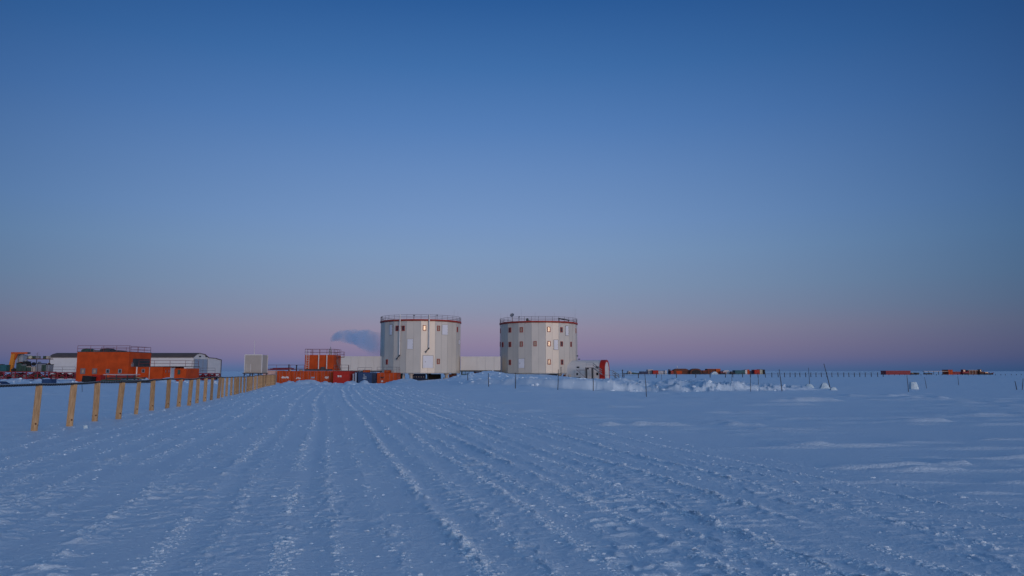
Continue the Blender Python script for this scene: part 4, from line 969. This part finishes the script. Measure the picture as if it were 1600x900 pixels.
# ------------------------------------------------------------------ plank posts with the hose on top
px_bot = [(53,673),(109,665),(147.5,658),(185,654),(212.5,647),(236.5,641),(261,638),(279,635.5),(295.5,633),(307.5,630),(319.5,628),(330,626),(341,623)]
posts = []
for u, v in px_bot:
    d = ray(u, v); t = -EYE/d.z; posts.append((d.x*t, d.y*t))
xe, ye = posts[-1]; n_far = 25
for i in range(1, n_far+1): f = i/n_far; posts.append((xe+(-31.0-xe)*f+rnd.uniform(-.05,.05), ye+(93-ye)*f))
ORD = ['nearest plank post, widest and leftmost in the hose-carrying row','second plank post from the left, beside a small snow lump','third plank post from the left in the hose row','fourth plank post from the left in the hose row','fifth plank post from the left, thinner and leaning right','sixth plank post from the left in the hose row','seventh plank post from the left in the hose row','eighth plank post from the left in the hose row','ninth plank post from the left in the hose row','tenth plank post from the left in the hose row','eleventh plank post from the left in the hose row','twelfth plank post from the left in the hose row','thirteenth plank post from the left, last before they crowd together']
def plank_bm(w, t, h, seed):
    k = MB(); rb = random.Random(seed); n = 8; c = .008
    loop = [(-w/2+c,-t/2),(w/2-c,-t/2),(w/2,-t/2+c),(w/2,t/2-c),(w/2-c,t/2),(-w/2+c,t/2),(-w/2,t/2-c),(-w/2,-t/2+c)]
    vs = []; bx = rb.uniform(-.012,.012)
    for j in range(n+1):
        f = j/n; b = bx*math.sin(math.pi*f)
        vs += [(x+b+rb.uniform(-.002,.002), y, -.35+(h+.35)*f+(x*rb.uniform(-.04,.04) if j == n else 0)) for x, y in loop]
    m = len(loop); k.add(vs, [(j*m+i, j*m+(i+1)%m, (j+1)*m+(i+1)%m, (j+1)*m+i) for j in range(n) for i in range(m)]+[tuple(range(m))[::-1], tuple(range(n*m,n*m+m))]); return k
tops = []
planks = []
for i, (x, y) in enumerate(posts):
    g = gz(x, y); w = [.19,.19,.19,.19,.16,.19][i] if i < 6 else rnd.uniform(.16,.2)
    h = (1.3 if i < 13 else 1.25)+rnd.uniform(-.015,.015)
    k = plank_bm(w, .05, h, i); o = k.build('plank_post', 'wood', None, (0,0,0)); o.location = (x, y, g)
    lean = .05+rnd.uniform(-.045,.045); lean = .09 if i == 4 else lean
    if i > 12: lean = rnd.uniform(-.03,.04)
    o.rotation_euler = (rnd.uniform(-.03,.03), lean*.6, rnd.uniform(-.25,.25))
    lb = ORD[i] if i < 13 else ('far plank post in the crowded row that leads to the orange containers')
    tag(o, lb, 'post', 'plank posts carrying the hose'); tops.append(Vector((x+h*lean*.6, y, g+h)))
def hose():
    k = MB(); root = thing('hose_line', 'dark ribbed hose laid along the tops of the plank posts', 'hose', tuple(tops[0])); r = .024
    ext = tops[0]+(tops[0]-tops[2])*2.6; ext.z = 1.36
    pts = [ext]+[t+Vector((0,0,r)) for t in tops]; pts[0] = ext
    path = []
    for i, (a, b) in enumerate(zip(pts[:-1], pts[1:])):
        L = (b-a).length; n = max(2, int(L/.5))
        for j in range(n): f = j/n; p = a.lerp(b, f); p.z -= .012*math.sin(math.pi*f); path.append(p)
    path.append(pts[-1])
    for a, b in zip(path[:-1], path[1:]): k.tube(a, b, r, 8)
    for a, b in zip(path[:-1], path[1:]):
        if a.y > 45: break
        L = (b-a).length; n = int(L/.12); dr = (b-a).normalized()
        for j in range(n): p = a.lerp(b, (j+.5)/n); k.tube(p-dr*.022, p+dr*.022, r*1.45, 8, m=1)
    k.build('hose', ['hose', 'black'], root)
    k = MB(); 
    for a, b in zip(path[:-1], path[1:]): k.tube(a+Vector((0,.05,.03)), b+Vector((0,.05,.03)), .012, 5)
    k.build('cable', 'steel', root)
hose()

# ------------------------------------------------------------------ thin leaning poles on the snow
def snow_pole(u0, v0, u1, v1, label, r=.022, Y=None, m='pole'):
    d = ray(u1, v1); 
    if Y is None: t = -EYE/d.z; Y = d.y*t
    for _ in range(6):
        x, z = at(u1, v1, Y); g = gz(x, Y)
        Y *= 1+max(-.1, min(.1, (z-g)*.3)) if _ < 5 and Y < 120 else 1
    x, z = at(u1, v1, Y); g = gz(x, Y); xt, zt_ = at(u0, v0, Y)
    root = MB(); p, q = Vector((x,Y,min(g,z)-.2)), Vector((xt,Y,zt_)); mid = p.lerp(q,.5)+Vector((.015,0,0))
    root.tube(p, mid, r, 7); root.tube(mid, q, r, 7, r*.7); root.tube(q, q+Vector((0,0,.03)), r*1.2, 7)
    o = root.build('marker_pole', m, None, (x, Y, g)); tag(o, label, 'pole', 'thin marker poles standing in the snow'); return o
for a in [(730.5,583,731,598,'thin pole left of the snow heap between the towers',.04),(763,584,763.5,604,'thin pole before the snow heap below the corridor',.035),(805,583,805.2,607,'thin pole before the left part of the right tower',.035),
          (872.3,578,871.3,610,'thin pale pole before the right part of the right tower',.03),(926.6,582,926.8,612,'thin pole before the stairs of the barrel shelter',.035),(967,585,967.4,596,'short thin pole at the right end of the small metal steps',.04),
          (1007.4,583,1010.2,620,'leaning pole nearest the camera before the broken snow bank',.024),(1143,584,1143.6,597,'short pole behind the right part of the broken snow bank',.03),(1172,586,1173,612,'thin pole at the right end of the broken snow bank',.022),
          (1184.5,585,1185,605,'faint thin pole just left of the post with the bent top',.02),(1217.5,578,1222,608,'leaning dark pole right of the broken snow bank',.032),(1263.2,575,1265,602,'upright thin pole left of the tall leaning pole',.03),
          (1287.5,569,1297.5,606,'tall pole leaning left, rising from the snow lumps',.04),(1417,586,1419.5,612,'thin pole just left of the flat-topped snow block',.026),(1444.7,590,1448,607,'faint thin pole just right of the flat-topped snow block',.022),
          (1496.5,588,1497.8,602,'short thin pole below the orange-brown machinery',.028),(1586,596,1588.8,609,'short dark stake near the right edge',.035),(1598.5,592,1596.5,609,'short leaning stake at the very right edge',.03),
          (1033.3,582,1033.8,594,'short thin pole left above the broken snow bank',.03),(128,600,128.5,612,'thin dark stick behind the third plank post',.018)]:
    snow_pole(*a[:4], a[4], a[5])
def thick_post(u, v0, v1, Y, label, r=.07):
    x, z1 = at(u, v0, Y); g = gz(x, Y); k = MB(); k.tube((x,Y,g-.2), (x,Y,z1), r, 8); k.box(x-r*1.3, x+r*1.3, Y-r, Y+r, z1-.25, z1-.1); tag(k.build('sign_post', 'pole', None, (x,Y,g)), label, 'post')
thick_post(876.5, 573, 590, 150, 'stout dark post standing right against the right tower front')
thick_post(972.6, 577.5, 592, 150, 'stout dark post right of the barrel shelter steps', .09)

# ------------------------------------------------------------------ rope fence behind the bank
us = [961,975,997.5,1025.5,1057,1087,1109.5,1133.5,1145,1160.5,1172.5,1184.5,1196,1206,1216,1226,1234.5,1242.5,1250,1259,1267,1275,1283.5,1292,1300,1309.5,1318.5,1326.5,1335,1343.5,1352,1361.5,1371.5,1380]
vb = lambda u: 588+1.2*math.sin((u-1000)/60)*0+(.8 if u < 1200 else .2)
proto = None; rp = []
for i, u in enumerate(us):
    Yp = np.interp(u, [960,1060,1200,1390], [165,185,196,215]); x = ux(u, Yp, 588); g = gz(x, Yp)
    hh = 1.3
    if proto is None:
        k = MB(); k.tube((0,0,-.3), (0,0,hh), .10, 7); k.tube((0,0,hh-.18), (0,0,hh-.1), .125, 7); proto = k.build('rope_post', 'pole', None, (0,0,0)); o = proto
    else: o = proto.copy(); link(o)
    o.location = (x, Yp, g); o.rotation_euler = (0, rnd.uniform(-.05,.05), 0); o['group'] = 'short dark posts of the far rope line'
    tag(o, 'short dark post in the far rope line that crosses the right side', 'post'); rp.append(Vector((x, Yp, g+hh-.12)))
k = MB()
for a, b in zip(rp[:-1], rp[1:]):
    m_ = a.lerp(b,.5)-Vector((0,0,.12)); k.tube(a, m_, .03, 5); k.tube(m_, b, .03, 5)
    k.tube(a-Vector((0,0,.45)), b-Vector((0,0,.45)), .018, 5)
tag(k.build('rope_line', 'rope'), 'long dark double rope strung along the short posts at right', 'rope')
pr2 = None
for i in range(26):
    u = 1389+8.3*i+rnd.uniform(-.8,.8)
    if u > 1600: break
    Yp = 290; x = ux(u, Yp, 587)
    if pr2 is None:
        k = MB(); k.tube((0,0,-.2), (0,0,.62), .09, 6); k.tube((0,0,.5), (0,0,.56), .12, 6); pr2 = k.build('stake', 'pole', None, (0,0,0)); o = pr2
    else: o = pr2.copy(); link(o)
    o.location = (x, Yp, gz(x, Yp)); tag(o, 'tiny dark stake in the farthest row at right', 'stake', 'tiny stakes of the farthest row')
vz0 = 0
for v_i, (u0, v0, u1, v1, lb) in enumerate([(1029.5,570,1029.5,571,'')]): pass

# ------------------------------------------------------------------ far depot
YD = 400
def depot_box(label, u0, u1, v0, v1=585.2, m='orange', Y=YD, shape='box', m2=None, name='far_container', cat='container', dep=5):
    x0, x1 = ux(u0, Y), ux(u1, Y); z1 = vz(v0, Y); z0 = 0; cx = (x0+x1)/2; root = thing(name, label, cat, (cx, Y, z0)); k = MB()
    if shape == 'box':
        k.box(x0, x1, Y, Y+dep, z0-.2, z1-.15); k.build('body', m, root); k = MB(); k.box(x0-.08, x1+.08, Y-.08, Y+dep+.08, z1-.148, z1); k.build('roof', m2 or m, root)
        k = MB(); n = max(1, int((x1-x0)/1.3))
        for i in range(n): x = x0+(x1-x0)*(i+.5)/n; k.box(x-.06, x+.06, Y-.06, Y-.002, z0, z1-.2)
        k.build('door_rib', m2 or m, root)
    elif shape == 'tent':
        def arch(r): return [(cx+(x1-x0)/2*r*math.cos(math.pi*i/14), z0+(z1-z0)*r*(math.sin(math.pi*i/14)**.6)) for i in range(15)]
        k.prismy(arch(1)[::-1], Y, Y+dep); k.build('canvas', m, root)
        k = MB(); k.prismy(arch(.78)[::-1], Y-.1, Y-.004); k.build('opening', m2 or 'black', root)
    elif shape == 'gable':
        k.prismy([(x0,z0),(x1,z0),(x1,z1-.9),(x1-(x1-x0)*.25,z1),(x0+(x1-x0)*.2,z1),(x0,z1-.7)], Y, Y+dep); k.build('body', m, root)
        k = MB(); k.box(x0+(x1-x0)*.15, x0+(x1-x0)*.5, Y-.08, Y-.004, z0, z0+(z1-z0)*.6); k.build('door', m2 or 'dark', root)
    elif shape == 'mound':
        k.prismy([(x0,z0),(x1,z0),(x1-.6,z1*.6),(cx+.4,z1),(cx-.6,z1*.92),(x0+.5,z1*.5)], Y, Y+dep*.5); k.build('heap', m, root)
    elif shape == 'machine':
        w = x1-x0; k.box(x0, x1, Y, Y+2, .35, (z1)*.55); k.box(x0+w*.1, x0+w*.45, Y+.1, Y+1.9, z1*.55, z1); k.build('body', m, root)
        k = MB(); k.box(x0+w*.13, x0+w*.42, Y+.05, Y+.098, z1*.62, z1*.93); k.build('cab_window', 'glassdark', root)
        for yy_ in (-.25, 1.9):
            k = MB(); k.prismy([(x0+.2,0),(x1-.2,0),(x1,.35),(x1-.2,.7),(x0+.2,.7),(x0,.35)], Y+yy_, Y+yy_+.35); k.build('track', 'black', root)
        k = MB(); k.tube((x0+w*.7,Y+1,z1*.55), (x0+w*.7,Y+1,z1*.95), .12, 8); k.tube((x1-w*.1,Y+1,z1*.5), (x1+w*.25,Y+1,z1*.75), .12, 6); k.build('boom', m, root)
    return root
for a in [('low grey-green heap of gear at the left end of the far depot',976,1000,582.0,585.2,'green',YD,'mound','dark','far_gear','gear'),
          ('small grey hut standing out of the grey-green gear in the far depot',981.5,987,579.5,585.2,'steel',YD-3,'gable','dark','far_hut','hut'),
          ('dark blue low container in the far depot, left of the grey one',1001,1013,580.3,585.2,'navy',YD,'box'),
          ('grey container with a pale top left of the red box in the far depot',1012.5,1020,577.3,585.2,'steel',YD+2,'box','white'),
          ('small dark red box left of the pale long container in the far depot',1020.3,1028.5,578.6,585.2,'brightred',YD-1,'box','darkred'),
          ('long pale grey container in the left part of the far depot',1029,1039,579.3,585.2,'greywhite',YD+1,'box','dark'),
          ('narrow white container end in the left part of the far depot',1039.3,1042,579,585.2,'white',YD,'box'),
          ('dark blue and red machine left of the big brown tent in the far depot',1044.5,1051,577,585.2,'navy',YD,'machine'),
          ('small red box against the left side of the orange-brown tent',1048.5,1052.5,579,585.2,'red',YD-3,'box'),
          ('wide orange-brown tent without a visible opening in the far depot',1053.3,1078,576,585.5,'brown',YD-2,'gable','orange','far_tent','tent'),
          ('dark brown tent with a black arched opening in the far depot',1078.6,1097.3,575.8,585.8,'brown',YD-4,'tent','black','far_tent','tent'),
          ('small rusty box right of the tent with the black opening',1098,1105,578.6,585.2,'brown',YD,'box','red'),
          ('orange-brown long container right of the tents in the far depot',1105.5,1126,576.3,585.2,'brown',YD+2,'box','orange'),
          ('bright orange container end at the middle of the far depot',1119,1125.6,576.6,582,'orange2',YD+1.4,'box'),
          ('dark red slanting machine left of the pale tent in the far depot',1125.8,1133,580,585.2,'darkred',YD-1,'machine'),
          ('low white tent in the right part of the far depot',1130,1141,578.5,585.4,'greywhite',YD+3,'gable','pink','far_tent','tent'),
          ('dark low gear between the pale tent and the teal container',1141.5,1149,580.3,585.2,'dark',YD,'machine'),
          ('teal container in the right part of the far depot',1149,1164.2,578.5,585.2,'teal',YD,'box'),
          ('white box right of the teal container in the far depot',1164.5,1167.6,578,585.2,'white',YD,'box'),
          ('small orange box right of the teal container in the far depot',1167.8,1171.2,577.4,585.2,'orange',YD,'box'),
          ('blue container left of the bright red one at the depot end',1171.6,1179,579.2,585.2,'navy',YD+1,'box'),
          ('bright red container near the right end of the far depot',1179.2,1187,577.6,585.2,'brightred',YD-1,'box'),
          ('pale yellow narrow box near the right end of the far depot',1187.5,1191.5,577,585.2,'paleyellow',YD,'box','green'),
          ('black narrow box at the right end of the far depot',1192.5,1195.5,577.5,585.2,'black',YD,'box')]:
    depot_box(*a)
snow_h = depot_box('bright heap of snow before the middle of the far depot', 1111.5, 1122.5, 580.6, 586, 'iceblock', YD-8, 'mound', None, 'snow_heap', 'snow heap')
x, z = at(1058.6, 573, YD); k = MB(); k.tube((x,YD+1,0), (x,YD+1,z), .12, 6); k.tube((x,YD+1,z), (x,YD+1,z+.5), .3, 8, .1); tag(k.build('depot_mast', 'white', None, (x,YD+1,0)), 'white mast rising behind the orange-brown tent in the far depot', 'mast')
# far right
depot_box('long dark red container alone on the horizon at right', 1384.5, 1423, 579.2, 585.8, 'darkred', 350, 'box', 'red', 'far_container', 'container')
depot_box('low black machine just right of the long dark red container', 1423.5, 1432, 582.6, 585.6, 'black', 351, 'machine', None, 'far_machine', 'machine')
depot_box('small dark box between the red container and the grey rack at right', 1432.6, 1436.5, 582.3, 585.6, 'dark', 352, 'box', None, 'far_crate', 'crate')
def far_rack():
    Y = 352; x0, x1 = ux(1444,Y), ux(1482,Y); root = thing('far_rack', 'long low grey rack left of the orange-brown machinery on the horizon', 'rack', ((x0+x1)/2,Y,0))
    k = MB(); z = vz(579.8,Y); k.box(x0, x1, Y, Y+1.5, z-.18, z); k.build('top_beam', 'steel', root)
    k = MB(); k.box(x0+.3, ux(1457,Y), Y, Y+1.2, .1, .8); k.build('stored_gear', 'dark', root)
    for i in range(6): x = x0+(x1-x0)*i/5; k = MB(); k.box(x-.1, x+.1, Y, Y+.2, -.1, z-.182); k.build('post', 'pole', root)
far_rack()
for a in [('tall orange box at the left end of the machinery on the horizon',1482,1489,577.6,585.2,'orange',352,'box','darkred','far_container','container'),
          ('long low dark red sledge load on the horizon, right of the tall orange box',1489.5,1504,580.5,585.2,'darkred',353,'box','brown','far_sledge','sledge'),
          ('dark red tracked machine with a cab left of the grey flat load on the horizon',1504.5,1514,577.4,585.2,'darkred',352,'machine',None,'far_machine','machine'),
          ('brown crate stack with a grey flat top on the horizon at right',1513,1532,578.2,585.2,'brown',353,'box','steel','far_container','container'),
          ('dark machine with a tall cab right of the grey flat load on the horizon',1531,1538,577.2,585.2,'brown',352,'machine',None,'far_machine','machine'),
          ('low dark red sledge with a black load at the right end of the machinery',1538.5,1552,581.2,585.2,'darkred',352,'machine',None,'far_sledge','sledge')]:
    depot_box(*a)

# ------------------------------------------------------------------ exhaust plume
def plume():
    path = [(516.5,541,.7,122.9),(517,536,1.6,123.4),(519,530,4,124.5),(525,526.5,6.5,127),(535,525,9,131),(547,526,11,137),(560,528.5,13,144),(573,532,16,152),(587,536,19.5,161),(602,540,22,171),(625,545,25,182),(650,548,26,196)]
    k = MB(); N = 16; rb = random.Random(2); rows = []
    fine = []
    for i in range(len(path)-1):
        for j in range(4): f = j/4; fine.append(tuple(a+(b-a)*f for a, b in zip(path[i], path[i+1])))
    fine.append(path[-1]); P = [Vector((at(u,v,Y)[0], Y, at(u,v,Y)[1])) for u, v, r, Y in fine]
    for i, (p, (u,v,r,Y)) in enumerate(zip(P, fine)):
        d = (P[min(i+1,len(P)-1)]-P[max(i-1,0)]).normalized(); a = d.cross(Vector((0,1,0.01))).normalized(); b = d.cross(a).normalized(); rw = r*Y/1107
        rows += [p+(a*math.cos(2*math.pi*j/N)+b*math.sin(2*math.pi*j/N))*rw*(1+.1*math.sin(j*1.3+i*.35)+.07*rb.uniform(-1,1)) for j in range(N)]
    n = len(P); k.add(rows, [(i*N+j, i*N+(j+1)%N, (i+1)*N+(j+1)%N, (i+1)*N+j) for i in range(n-1) for j in range(N)]+[tuple(range(N))[::-1], tuple(range((n-1)*N,n*N))])
    m = bpy.data.materials.new('exhaust'); m.use_nodes = True; nn = m.node_tree.nodes; ll = m.node_tree.links; nn.remove(nn['Principled BSDF'])
    v = nn.new('ShaderNodeVolumePrincipled'); v.inputs['Color'].default_value = (.42,.76,1.0,1); v.inputs['Anisotropy'].default_value = 0
    t = nn.new('ShaderNodeTexCoord'); g = nn.new('ShaderNodeTexNoise'); g.inputs['Scale'].default_value = .28; g.inputs['Detail'].default_value = 3; ll.new(t.outputs['Object'], g.inputs[0])
    r = nn.new('ShaderNodeValToRGB'); ll.new(g.outputs[0], r.inputs[0]); r.color_ramp.elements[0].position = .38; r.color_ramp.elements[0].color = (.2,.2,.2,1); r.color_ramp.elements[1].position = .7
    # thins out as it spreads downwind (along its own length)
    sp = nn.new('ShaderNodeSeparateXYZ'); ll.new(t.outputs['Object'], sp.inputs[0])
    mr = nn.new('ShaderNodeMapRange'); ll.new(sp.outputs[1], mr.inputs[0]); mr.inputs[1].default_value = 0; mr.inputs[2].default_value = 45; mr.inputs[3].default_value = .36; mr.inputs[4].default_value = .022
    mu = nn.new('ShaderNodeMath'); mu.operation = 'MULTIPLY'; ll.new(r.outputs[0], mu.inputs[0]); ll.new(mr.outputs[0], mu.inputs[1]); ll.new(mu.outputs[0], v.inputs['Density'])
    ll.new(v.outputs[0], nn['Material Output'].inputs['Volume'])
    o = k.build('exhaust_plume', [m], None, tuple(P[0])); tag(o, 'dark blue exhaust plume drifting from the chimney behind the left tower', 'smoke', None, 'stuff')
plume()
